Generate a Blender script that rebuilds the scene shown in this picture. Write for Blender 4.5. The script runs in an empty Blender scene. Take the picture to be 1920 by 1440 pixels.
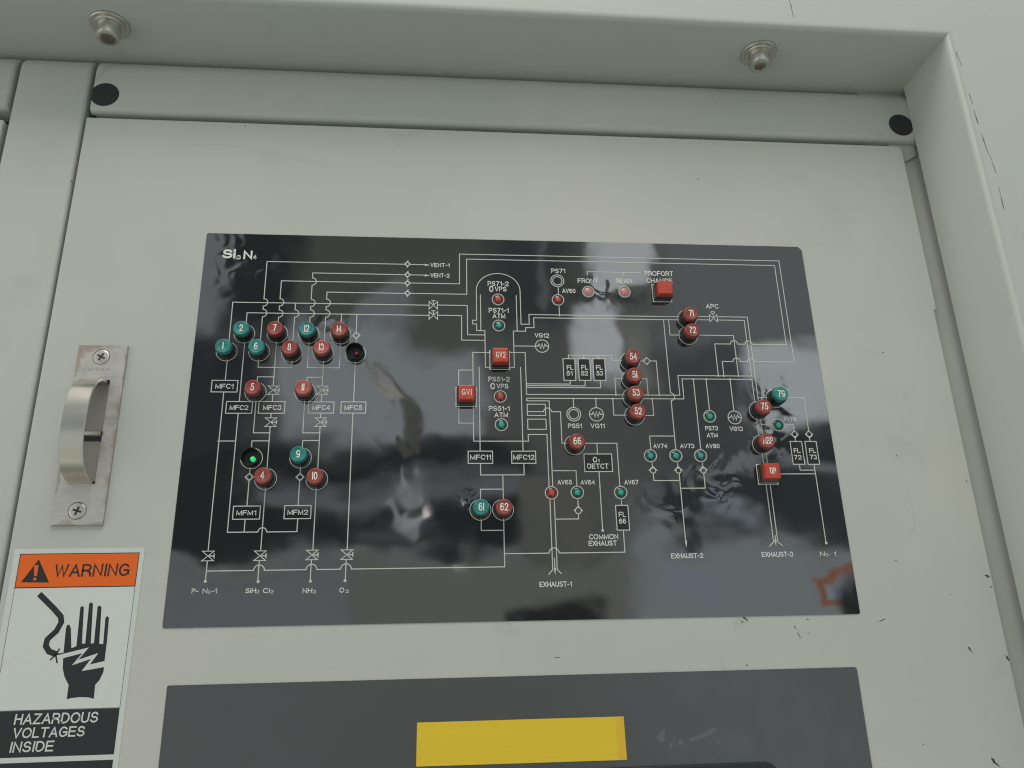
import bpy, bmesh, math, random
from mathutils import Vector, Matrix

# ------------------------------------------------------------------ room, paint and film settings
ROOM_BELOW = (0.20, 0.22, 0.18)
ROOM_FLOOR = (0.74, 0.77, 0.64)
ROOM_WALL = (0.43, 0.445, 0.44)
ROOM_CEILING = (0.78, 0.77, 0.72)
ROOM_RIGHT = (0.46, 0.54, 0.60)
ROOM_LEFT = (1.0, 1.02, 1.0)
ROOM_STRENGTH = 0.93
# x0, x1, y0, y1 (mm on the panel where the block mirrors), radiance, softness
ROOM_BLOCKS = [
 (-160, 560, -80, 50, (0.34, 0.38, 0.32), 0.03),
 (-200, 560, 300, 900, (0.50, 0.52, 0.44), 0.06),
 (60, 250, 290, 900, (0.20, 0.22, 0.19), 0.05),
 (-40, 14, -40, 75, (0.78, 0.86, 0.90), 0.02),
 (16, 62, -30, 66, (0.07, 0.09, 0.10), 0.02),
 (58, 174, 56, 138, (1.15, 1.26, 1.33), 0.016),
 (128, 182, 48, 80, (0.38, 0.41, 0.36), 0.02),
 (100, 128, 36, 62, (0.75, 0.83, 0.90), 0.012),
 (-60, 45, 72, 150, (0.10, 0.12, 0.14), 0.03),
 (-60, 215, 143, 208, (0.06, 0.08, 0.09), 0.02),
 (40, 205, 161, 176, (0.55, 0.61, 0.65), 0.012),
 (100, 150, 190, 202, (0.34, 0.38, 0.45), 0.02),
 (-30, 215, 207, 216, (0.70, 0.76, 0.74), 0.008),
 (-30, 103, 216, 480, (0.66, 0.73, 0.77), 0.015),
 (103, 262, 212, 300, (0.62, 0.66, 0.58), 0.008),
 (200, 245, 170, 215, (0.44, 0.47, 0.42), 0.012),
 (195, 248, 238, 262, (0.06, 0.07, 0.06), 0.008, False),
 (185, 232, -10, 62, (0.14, 0.17, 0.19), 0.03),
 (212, 218, -10, 50, (0.55, 0.6, 0.6), 0.01),
 (252, 291, -40, 26, (2.3, 2.45, 2.52), 0.007, False),
 (240, 266, 46, 104, (2.3, 2.45, 2.52), 0.009),
 (240, 284, 28, 44, (0.15, 0.17, 0.18), 0.010),
 (268, 288, 60, 108, (0.85, 0.88, 0.82), 0.014),
 (292, 420, -40, 75, (0.60, 0.66, 0.68), 0.03),
 (345, 460, 78, 125, (2.15, 2.34, 2.44), 0.018),
 (290, 345, 80, 160, (0.27, 0.31, 0.32), 0.03),
 (262, 292, 165, 218, (0.80, 0.87, 0.92), 0.03),
 (300, 345, 150, 166, (0.8, 0.87, 0.91), 0.02),
 (345, 460, 128, 152, (0.09, 0.12, 0.13), 0.012),
 (300, 460, 154, 164, (0.75, 0.83, 0.87), 0.010),
 (300, 460, 165, 200, (0.12, 0.15, 0.17), 0.015),
 (302, 345, 186, 196, (1.0, 1.12, 1.28), 0.010, False),
 (262, 420, 203, 480, (0.95, 1.06, 1.12), 0.012),
 (288, 318, 218, 230, (0.95, 1.05, 1.3), 0.008, False),
 (367, 398, 213, 243, (1.15, 0.40, 0.15), 0.005, False),
 (374, 402, 219, 237, (1.0, 1.3, 1.5), 0.006, False),
 (387, 460, 220, 300, (0.08, 0.10, 0.11), 0.010, False),
]
# slanting streaks added for the film's reflections: from, to, half width at each end, radiance
ROOM_STREAKS = [
 (103, 88, 110, 97, 3.9, 2.86, (1.25, 1.18, 1.02)),
 (110, 97, 122, 114, 2.6, 3.12, (1.5, 1.45, 1.3)),
 (112, 92, 128, 112, 1.56, 1.95, (0.35, 0.35, 0.30)),
 (124, 117, 130, 150, 6.5, 3.9, (0.34, 0.36, 0.30)),
 (122, 158, 128, 166, 1.04, 3.9, (1.3, 1.4, 1.45)),
 (128, 166, 136, 178, 4.68, 3.9, (1.35, 1.45, 1.5)),
 (119, 173, 122, 175, 3.38, 2.6, (1.2, 1.3, 1.35)),
 (122, 175, 128, 186, 2.34, 2.34, (1.2, 1.3, 1.35)),
 (128, 186, 137, 193, 2.34, 3.12, (1.2, 1.3, 1.35)),
 (137, 193, 143, 202, 3.38, 1.04, (1.1, 1.2, 1.25)),
 (133, 184, 135, 191, 1.3, 1.56, (1.5, 1.6, 1.65)),
 (135, 191, 141, 189, 1.56, 2.08, (1.6, 1.7, 1.75)),
 (143, 185, 144, 188, 3.38, 2.86, (4.6, 4.3, 3.9)),
 (162, 207, 165, 209, 1.56, 1.3, (3.4, 3.2, 2.9)),
 (292, 150, 312, 200, 2.6, 6.5, (0.10, 0.13, 0.15)),
 (345, 140, 342, 166, 5.2, 3.9, (0.85, 0.92, 0.95)),
 (215, 178, 232, 206, 15.6, 7.8, (0.50, 0.50, 0.45)),
]
CEILING_LAMPS = [
 ('ceiling_lamp', (-0.08, -0.66, 2.75), (0.0, -0.1, 1.5), 0.8, 0.7, 10.0, (1.0, 0.975, 0.93)),
]
PAINT_COOL = (0.475, 0.50, 0.455)
PAINT_WARM = (0.53, 0.52, 0.47)
PAINT_COOL2 = (0.485, 0.515, 0.48)
FILM_BASE = (0.012, 0.0135, 0.0135)
FILM_IOR = 2.1
FILM_WAVE = (0.9, 0.14)
# x, y, radius, height, wavelength (mm) of the places where the film has puckered
PUCKERS = [(366, 108, 22, 0.32, 13.0), (358, 136, 20, 0.32, 12.0), (282, 180, 24, 0.36, 19.0), (258, 38, 18, 0.30, 14.0), (168, 176, 9, 0.2, 9.0), (85, 70, 20, 0.3, 10.0), (320, 160, 30, 0.4, 16.0), (20, 20, 40, 0.4, 16.0)]
CREASES = [(102, 88, 134, 165, 9.0, 0.03)]

# ------------------------------------------------------------------ units
# Layout is written in millimetres from the top-left corner of the black diagram panel:
# x to the right, y downwards, d out of the cabinet towards the room.
def W(x, y, d=0.0):
    return Vector(((x - 200.0) / 1000.0, -d / 1000.0, 1.5 + (122.8 - y) / 1000.0))

S = bpy.context.scene
COL = S.collection
rnd = random.Random(7)

# ------------------------------------------------------------------ camera
cam = bpy.data.cameras.new('camera')
cam.sensor_width = 36.0
cam.lens = 36.0 * 1525.0 / 1920.0
cam.clip_start = 0.01
cam.clip_end = 60.0
co = bpy.data.objects.new('camera', cam)
COL.objects.link(co)
right = Vector((0.99559908, -0.09035536, -0.0248674))
down = Vector((0.00671223, 0.33342265, -0.94275356))
fwd = Vector((0.09347419, 0.93843766, 0.33256177))
m = Matrix((right, -down, -fwd)).transposed().to_4x4()
m.translation = W(148.187, 272.361, 479.786)
co.matrix_world = m
S.camera = co

# ------------------------------------------------------------------ exposure
S.view_settings.view_transform = 'Standard'
S.view_settings.look = 'None'
S.view_settings.exposure = -0.07
S.view_settings.gamma = 1.0
S.view_settings.use_curve_mapping = False

# ------------------------------------------------------------------ node helpers
class NT:
    def __init__(s, tree):
        s.t = tree
        s.n = tree.nodes
        s.l = tree.links
    def new(s, typ, **kw):
        n = s.n.new(typ)
        for k, v in kw.items():
            setattr(n, k, v)
        return n
    def put(s, sock, v):
        if hasattr(v, 'is_output'):
            s.l.new(v, sock)
        elif isinstance(v, (tuple, list)) and len(v) == 3 and sock.type == 'RGBA':
            sock.default_value = (*v, 1.0)
        else:
            sock.default_value = v
    def math(s, op, a, b=None, c=None, clamp=False):
        n = s.new('ShaderNodeMath', operation=op, use_clamp=clamp)
        s.put(n.inputs[0], a)
        if b is not None: s.put(n.inputs[1], b)
        if c is not None: s.put(n.inputs[2], c)
        return n.outputs[0]
    def smooth(s, v, a, b, lo=0.0, hi=1.0):
        n = s.new('ShaderNodeMapRange', interpolation_type='SMOOTHSTEP')
        s.put(n.inputs['Value'], v)
        n.inputs['From Min'].default_value = a
        n.inputs['From Max'].default_value = b
        n.inputs['To Min'].default_value = lo
        n.inputs['To Max'].default_value = hi
        return n.outputs['Result']
    def mix(s, f, a, b, typ='RGBA', blend='MIX'):
        n = s.new('ShaderNodeMix', data_type=typ)
        if typ == 'RGBA':
            n.blend_type = blend
            s.put(n.inputs[0], f); s.put(n.inputs[6], a); s.put(n.inputs[7], b)
            return n.outputs[2]
        s.put(n.inputs[0], f); s.put(n.inputs[2], a); s.put(n.inputs[3], b)
        return n.outputs[0]
    def noise(s, vec, scale, detail=2.0, rough=0.5, dist=0.0):
        n = s.new('ShaderNodeTexNoise')
        if vec is not None: s.l.new(vec, n.inputs['Vector'])
        n.inputs['Scale'].default_value = scale
        n.inputs['Detail'].default_value = detail
        n.inputs['Roughness'].default_value = rough
        n.inputs['Distortion'].default_value = dist
        return n.outputs['Fac']
    def sep(s, v):
        n = s.new('ShaderNodeSeparateXYZ'); s.l.new(v, n.inputs[0])
        return n.outputs[0], n.outputs[1], n.outputs[2]
    def comb(s, x, y, z):
        n = s.new('ShaderNodeCombineXYZ')
        s.put(n.inputs[0], x); s.put(n.inputs[1], y); s.put(n.inputs[2], z)
        return n.outputs[0]

# ------------------------------------------------------------------ room light (world)
# The room behind the photographer, as soft blocks of light and dark seen in each direction.
# uu / vv are tangents of the direction sideways and upwards from the wall's normal.
world = bpy.data.worlds.new('World')
S.world = world
world.use_nodes = True
wt = NT(world.node_tree)
wt.n.clear()
wout = wt.new('ShaderNodeOutputWorld')
bg = wt.new('ShaderNodeBackground')
wt.l.new(bg.outputs[0], wout.inputs[0])
tc = wt.new('ShaderNodeTexCoord')
dx, dy, dz = wt.sep(tc.outputs['Generated'])
ny = wt.math('MAXIMUM', wt.math('MULTIPLY', dy, -1.0), 0.02)
uu = wt.math('DIVIDE', dx, ny)
vv = wt.math('DIVIDE', dz, ny)
nz = wt.noise(wt.comb(uu, vv, 0.0), 7.0, 4.0, 0.62)
nz2 = wt.noise(wt.comb(vv, uu, 3.0), 7.0, 4.0, 0.62)
u_w = wt.math('ADD', uu, wt.math('MULTIPLY_ADD', nz, 0.044, -0.022))
v_w = wt.math('ADD', vv, wt.math('MULTIPLY_ADD', nz2, 0.044, -0.022))
# base: floor below, room in the middle, ceiling above
colr = wt.mix(wt.smooth(dz, -0.92, -0.66), ROOM_BELOW, ROOM_FLOOR)
colr = wt.mix(wt.smooth(dz, -0.25, 0.0), colr, ROOM_WALL)
colr = wt.mix(wt.smooth(dz, 0.50, 0.72), colr, ROOM_CEILING)
colr = wt.mix(wt.smooth(dx, -0.40, -0.75), colr, ROOM_LEFT)
colr = wt.mix(wt.smooth(dx, 0.45, 0.75), colr, ROOM_RIGHT)
def room_block(x0, x1, y0, y1, rgb, soft=0.02, warp=True, amt=1.0):
    """block of the room as it mirrors on the panel between x0..x1, y0..y1 mm"""
    global colr
    u, v = (u_w, v_w) if warp else (uu, vv)
    a0, a1 = (x0 - 148.19) / 479.8, (x1 - 148.19) / 479.8
    b0, b1 = (272.36 - y1) / 479.8, (272.36 - y0) / 479.8
    f = wt.math('MULTIPLY', wt.smooth(u, a0 - soft, a0 + soft), wt.smooth(u, a1 - soft, a1 + soft, 1.0, 0.0))
    g = wt.math('MULTIPLY', wt.smooth(v, b0 - soft, b0 + soft), wt.smooth(v, b1 - soft, b1 + soft, 1.0, 0.0))
    front = wt.smooth(dy, -0.05, -0.1)
    w = wt.math('MULTIPLY', wt.math('MULTIPLY', f, g), front)
    if amt < 1.0: w = wt.math('MULTIPLY', w, amt)
    colr = wt.mix(w, colr, rgb)
for b in ROOM_BLOCKS:
    room_block(*b)
def room_streak(x0, y0, x1, y1, w0, w1, rgb):
    """slanting bright or dark thing in the room (sleeves, hoses, lamps), tapering from w0 to w1 mm"""
    global colr
    ax, ay = (x0 - 148.19) / 479.8, (272.36 - y0) / 479.8
    bx, by = (x1 - 148.19) / 479.8, (272.36 - y1) / 479.8
    L = math.hypot(bx - ax, by - ay); tx, ty = (bx - ax) / L, (by - ay) / L
    rx = wt.math('SUBTRACT', u_w, ax); ry = wt.math('SUBTRACT', v_w, ay)
    al = wt.math('ADD', wt.math('MULTIPLY', rx, tx), wt.math('MULTIPLY', ry, ty))
    al = wt.math('MINIMUM', wt.math('MAXIMUM', al, 0.0), L)
    qx = wt.math('SUBTRACT', rx, wt.math('MULTIPLY', al, tx)); qy = wt.math('SUBTRACT', ry, wt.math('MULTIPLY', al, ty))
    d = wt.math('SQRT', wt.math('ADD', wt.math('MULTIPLY', qx, qx), wt.math('MULTIPLY', qy, qy)))
    w = wt.math('MULTIPLY_ADD', al, (w1 - w0) / 479.8 / L, w0 / 479.8)
    f = wt.smooth(wt.math('SUBTRACT', d, w), -0.003, 0.003, 1.0, 0.0)
    f = wt.math('MULTIPLY', f, wt.smooth(dy, -0.05, -0.1))
    colr = wt.mix(f, colr, rgb)
for b in ROOM_STREAKS:
    room_streak(*b)
wt.l.new(colr, bg.inputs['Color'])
bg.inputs['Strength'].default_value = ROOM_STRENGTH

def area(name, loc, target, sx, sy, power, color):
    l = bpy.data.lights.new(name, 'AREA')
    l.shape = 'RECTANGLE'; l.size = sx; l.size_y = sy
    l.energy = power; l.color = color
    o = bpy.data.objects.new(name, l)
    COL.objects.link(o)
    o.location = loc
    o.rotation_euler = (Vector(target) - Vector(loc)).to_track_quat('-Z', 'Y').to_euler()
    return o
for a in CEILING_LAMPS:
    area(*a)

# ------------------------------------------------------------------ materials
def mat(name, base=(0.5, 0.5, 0.5), rough=0.5, metal=0.0, spec=0.5, fn=None, **kw):
    mt = bpy.data.materials.new(name)
    mt.use_nodes = True
    t = NT(mt.node_tree)
    p = t.n['Principled BSDF']
    p.inputs['Base Color'].default_value = (*base, 1.0)
    p.inputs['Roughness'].default_value = rough
    p.inputs['Metallic'].default_value = metal
    p.inputs['Specular IOR Level'].default_value = spec
    for k, v in kw.items():
        t.put(p.inputs[k.replace('_', ' ')], v)
    if fn: fn(t, p)
    return mt

def bump(t, p, height, strength=1.0, dist=1.0):
    b = t.new('ShaderNodeBump')
    b.inputs['Strength'].default_value = strength
    b.inputs['Distance'].default_value = dist
    t.l.new(height, b.inputs['Height'])
    t.l.new(b.outputs[0], p.inputs['Normal'])

def world_pos(t):
    return t.new('ShaderNodeNewGeometry').outputs['Position']

def paint_fn(a, b):
    def fn(t, p):
        pos = world_pos(t)
        f = t.smooth(t.noise(pos, 5.5, 3.0, 0.55, 0.4), 0.36, 0.66)
        c = t.mix(f, a, b)
        g = t.smooth(t.noise(pos, 17.0, 5.0, 0.6, 0.8), 0.58, 0.80)
        c = t.mix(t.math('MULTIPLY', g, 0.20), c, (0.30, 0.28, 0.23))
        g3 = t.smooth(t.noise(pos, 26.0, 3.0, 0.55, 1.2), 0.62, 0.80)
        c = t.mix(t.math('MULTIPLY', g3, 0.22), c, (0.24, 0.235, 0.20))
        g2 = t.smooth(t.noise(pos, 420.0, 2.0, 0.5), 0.74, 0.80)
        c = t.mix(t.math('MULTIPLY', g2, 0.10), c, (0.20, 0.19, 0.17))
        t.l.new(c, p.inputs['Base Color'])
        t.l.new(t.smooth(t.noise(pos, 9.0, 4.0, 0.6), 0.3, 0.7, 0.42, 0.56), p.inputs['Roughness'])
        h = t.math('ADD', t.math('MULTIPLY', t.noise(pos, 900.0, 1.0), 0.000012), t.math('MULTIPLY', t.noise(pos, 7.0, 1.0), 0.0006))
        bump(t, p, h)
    return fn
M = {}
M['paint'] = mat('grey_paint', rough=0.48, spec=0.45, fn=paint_fn(PAINT_COOL, PAINT_WARM))
M['frame_paint'] = mat('frame_paint', rough=0.48, spec=0.45, fn=paint_fn(PAINT_COOL, PAINT_COOL2))
M['chip'] = mat('chipped_paint', (0.075, 0.075, 0.065), 0.8)
M['scratch'] = mat('scratched_paint', (0.36, 0.37, 0.33), 0.6)
M['gap'] = mat('gap_shadow', (0.05, 0.055, 0.05), 0.8)
M['cutout'] = mat('dark_hole_inside', (0.018, 0.021, 0.023), 0.55)
M['white_ink'] = mat('white_ink', (0.74, 0.755, 0.70), 0.55, spec=0.3)
M['black_ink'] = mat('black_ink', (0.022, 0.025, 0.024), 0.55, spec=0.3)
M['line_ink'] = mat('line_ink', (0.58, 0.60, 0.55), 0.55, spec=0.3)
M['pale_number'] = mat('pale_number', (0.86, 0.84, 0.74), 0.5)

def film_fn(t, p):
    pos = world_pos(t)
    x, y, z = t.sep(pos)
    xm = t.math('MULTIPLY_ADD', x, 1000.0, 200.0)
    ym = t.math('MULTIPLY_ADD', t.math('SUBTRACT', z, 1.5), -1000.0, 122.8)
    flat = t.comb(xm, ym, 0.0)
    h = t.math('MULTIPLY', t.noise(flat, 1 / 85.0, 1.0, 0.4), FILM_WAVE[0])
    h = t.math('ADD', h, t.math('MULTIPLY', t.noise(flat, 1 / 26.0, 1.0, 0.4), FILM_WAVE[1]))
    # local puckers where the film has lifted round a button
    for cx, cy, r, amp, wl in PUCKERS:
        d = t.new('ShaderNodeVectorMath', operation='DISTANCE')
        t.l.new(flat, d.inputs[0]); d.inputs[1].default_value = (cx, cy, 0)
        env = t.smooth(d.outputs['Value'], 0.0, r, 1.0, 0.0)
        h = t.math('ADD', h, t.math('MULTIPLY', t.math('MULTIPLY', t.noise(flat, 1.0 / wl, 1.0, 0.4, 0.9), amp), env))
    # creases: distance to a line
    for x0, y0, x1, y1, wdt, amp in CREASES:
        L2 = (x1 - x0) ** 2 + (y1 - y0) ** 2
        Ln = math.sqrt(L2)
        tx, ty = (x1 - x0) / Ln, (y1 - y0) / Ln
        rx = t.math('SUBTRACT', xm, x0); ry = t.math('SUBTRACT', ym, y0)
        along = t.math('ADD', t.math('MULTIPLY', rx, tx), t.math('MULTIPLY', ry, ty))
        across = t.math('SUBTRACT', t.math('MULTIPLY', rx, ty), t.math('MULTIPLY', ry, tx))
        across = t.math('ADD', across, t.math('MULTIPLY_ADD', t.noise(flat, 1 / 24.0, 1.0), 22.0, -11.0))
        e = t.math('MULTIPLY', t.smooth(along, -6.0, 10.0), t.smooth(along, Ln - 10.0, Ln + 6.0, 1.0, 0.0))
        q = t.math('MULTIPLY', t.smooth(across, -wdt, 0.0), t.smooth(across, 0.0, wdt, 1.0, 0.0))
        h = t.math('ADD', h, t.math('MULTIPLY', t.math('MULTIPLY', q, e), amp))
    bump(t, p, t.math('MULTIPLY', h, 0.001))
    sm = t.smooth(t.noise(flat, 1 / 30.0, 4.0, 0.6), 0.45, 0.75, 0.035, 0.09)
    t.l.new(sm, p.inputs['Roughness'])
M['film'] = mat('glossy_black_film', FILM_BASE, 0.04, spec=0.5, fn=film_fn, IOR=FILM_IOR)
M['film_edge'] = mat('black_plate_edge', (0.02, 0.022, 0.022), 0.5)

def satin_fn(t, p):
    pos = world_pos(t)
    f = t.noise(pos, 6.0, 3.0)
    t.l.new(t.mix(f, (0.034, 0.039, 0.040), (0.043, 0.047, 0.046)), p.inputs['Base Color'])
    t.l.new(t.smooth(t.noise(pos, 60.0, 4.0), 0.3, 0.7, 0.28, 0.36), p.inputs['Roughness'])
    bump(t, p, t.math('MULTIPLY', t.noise(pos, 1200.0, 1.0), 0.00001))
M['satin'] = mat('satin_dark_grey', rough=0.32, spec=0.5, fn=satin_fn, IOR=1.85)
M['bezel_black'] = mat('bezel_black', (0.014, 0.016, 0.016), 0.4)
M['residue'] = mat('glue_residue', (0.12, 0.13, 0.13), 0.6)

def yellow_fn(t, p):
    pos = world_pos(t)
    st = t.new('ShaderNodeMapping'); st.inputs['Scale'].default_value = (3, 3, 140)
    t.l.new(pos, st.inputs['Vector'])
    f = t.noise(st.outputs[0], 3.0, 2.0)
    c = t.mix(f, (0.74, 0.52, 0.03), (0.80, 0.57, 0.04))
    t.l.new(c, p.inputs['Base Color'])
    bump(t, p, t.math('MULTIPLY', t.noise(pos, 40.0, 2.0), 0.0003))
M['yellow'] = mat('yellow_tape', rough=0.42, spec=0.3, fn=yellow_fn)
M['yellow_deep'] = mat('yellow_tape_overlap', (0.74, 0.46, 0.025), 0.42)

def cap_fn(a, b, sp=0.0):
    def fn(t, p):
        pos = world_pos(t)
        f = t.smooth(t.noise(pos, 260.0, 2.0), 0.35, 0.65)
        t.l.new(t.mix(f, a, b), p.inputs['Base Color'])
        t.l.new(t.smooth(t.noise(pos, 700.0, 3.0), 0.3, 0.7, 0.30, 0.45), p.inputs['Roughness'])
    return fn
M['cap_r'] = mat('red_plastic', spec=0.5, fn=cap_fn((0.27, 0.048, 0.034), (0.33, 0.066, 0.048)), Subsurface_Weight=0.12, Subsurface_Scale=0.002)
M['cap_g'] = mat('green_plastic', spec=0.5, fn=cap_fn((0.016, 0.19, 0.17), (0.036, 0.26, 0.235)), Subsurface_Weight=0.12, Subsurface_Scale=0.002)
M['cap_p'] = mat('lit_red_plastic', spec=0.5, fn=cap_fn((0.40, 0.085, 0.07), (0.47, 0.115, 0.095)), Subsurface_Weight=0.12, Subsurface_Scale=0.002)  # lit caps: their glow is put into a lighter red base colour
M['cap_sq'] = mat('bright_red_plastic', spec=0.5, fn=cap_fn((0.48, 0.052, 0.03), (0.53, 0.068, 0.04)), Subsurface_Weight=0.12, Subsurface_Scale=0.002)
M['sleeve'] = mat('smoked_plastic', (0.022, 0.022, 0.022), 0.18, spec=0.6)
M['lens_r'] = mat('red_lens', (0.10, 0.012, 0.010), 0.12, spec=0.8)
M['lens_g'] = mat('green_lens', (0.004, 0.045, 0.040), 0.12, spec=0.8)
M['lens_p'] = mat('pink_lens', (0.44, 0.20, 0.20), 0.12, spec=0.8)
M['core_r'] = mat('red_lens_core', (0.52, 0.05, 0.035), 0.25, Emission_Color=(1.0, 0.09, 0.06), Emission_Strength=0.06)
M['core_g'] = mat('green_lens_core', (0.015, 0.32, 0.23), 0.25, Emission_Color=(0.03, 0.8, 0.55), Emission_Strength=0.06)
M['core_p'] = mat('pink_lens_core', (0.58, 0.24, 0.24), 0.3)
M['led_g'] = mat('green_led', (0.03, 0.5, 0.12), 0.3, Emission_Color=(0.08, 1.0, 0.25), Emission_Strength=0.55)
M['led_r'] = mat('unlit_red_led', (0.20, 0.03, 0.02), 0.3)
M['socket'] = mat('socket_black', (0.012, 0.013, 0.012), 0.4)
M['ring'] = mat('lamp_bezel', (0.52, 0.52, 0.47), 0.35, spec=0.5)
M['ring_dark'] = mat('button_bezel', (0.045, 0.047, 0.046), 0.3)

def steel_fn(rust):
    def fn(t, p):
        pos = world_pos(t)
        st = t.new('ShaderNodeMapping'); st.inputs['Scale'].default_value = (40, 40, 900)
        t.l.new(pos, st.inputs['Vector'])
        f = t.noise(st.outputs[0], 1.0, 3.0)
        c = t.mix(f, (0.50, 0.475, 0.44), (0.66, 0.63, 0.59))
        if rust:
            x, y, z = t.sep(pos)
            xm = t.math('MULTIPLY_ADD', x, 1000.0, 200.0)
            ym = t.math('MULTIPLY_ADD', t.math('SUBTRACT', z, 1.5), -1000.0, 122.8)
            ex = t.math('SUBTRACT', 14.3, t.math('ABSOLUTE', t.math('ADD', xm, 52.8)))
            ey = t.math('SUBTRACT', 54.3, t.math('ABSOLUTE', t.math('SUBTRACT', ym, 134.2)))
            e = t.math('MINIMUM', ex, ey)
            q = t.math('ADD', e, t.math('MULTIPLY_ADD', t.noise(pos, 55.0, 4.0, 0.6), -18.0, 7.7))
            r = t.smooth(q, -1.8, 0.8, 0.55, 0.0)
            c = t.mix(r, c, (0.22, 0.145, 0.085))
            t.l.new(t.math('MULTIPLY_ADD', r, -0.8, 0.8), p.inputs['Metallic'])
        t.l.new(c, p.inputs['Base Color'])
        t.l.new(t.smooth(t.noise(pos, 120.0, 3.0), 0.3, 0.7, 0.34, 0.5), p.inputs['Roughness'])
    return fn
M['plate_steel'] = mat('worn_plate_steel', metal=0.8, fn=steel_fn(True))
M['steel'] = mat('brushed_steel', metal=1.0, fn=steel_fn(False))
M['recess_steel'] = mat('dull_recess_steel', (0.30, 0.28, 0.25), 0.55, metal=0.6)
M['ring_steel'] = mat('polished_ring_steel', (0.62, 0.60, 0.55), 0.24, metal=1.0, Anisotropic=0.4)
M['bolt_steel'] = mat('bolt_steel', (0.60, 0.58, 0.53), 0.30, metal=1.0)
M['dark_recess_and_shade'] = mat('dark_recess_and_shade', (0.02, 0.02, 0.02), 0.6)
M['stamp'] = mat('stamped_mark', (0.19, 0.18, 0.16), 0.5)
def wear_fn(a, b):
    def fn(t, p):
        pos = world_pos(t)
        f = t.smooth(t.noise(pos, 60.0, 5.0, 0.65), 0.55, 0.78)
        t.l.new(t.mix(t.math('MULTIPLY', f, 0.35), a, b), p.inputs['Base Color'])
    return fn
M['lab_white'] = mat('label_white', rough=0.4, fn=wear_fn((0.63, 0.66, 0.61), (0.45, 0.46, 0.42)))
M['lab_rim'] = mat('label_rim', (0.60, 0.63, 0.58), 0.4)
M['lab_orange'] = mat('label_orange', rough=0.45, spec=0.25, fn=wear_fn((0.80, 0.14, 0.02), (0.58, 0.10, 0.03)))
M['lab_black'] = mat('label_black', rough=0.35, fn=wear_fn((0.016, 0.019, 0.021), (0.04, 0.043, 0.045)))

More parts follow.
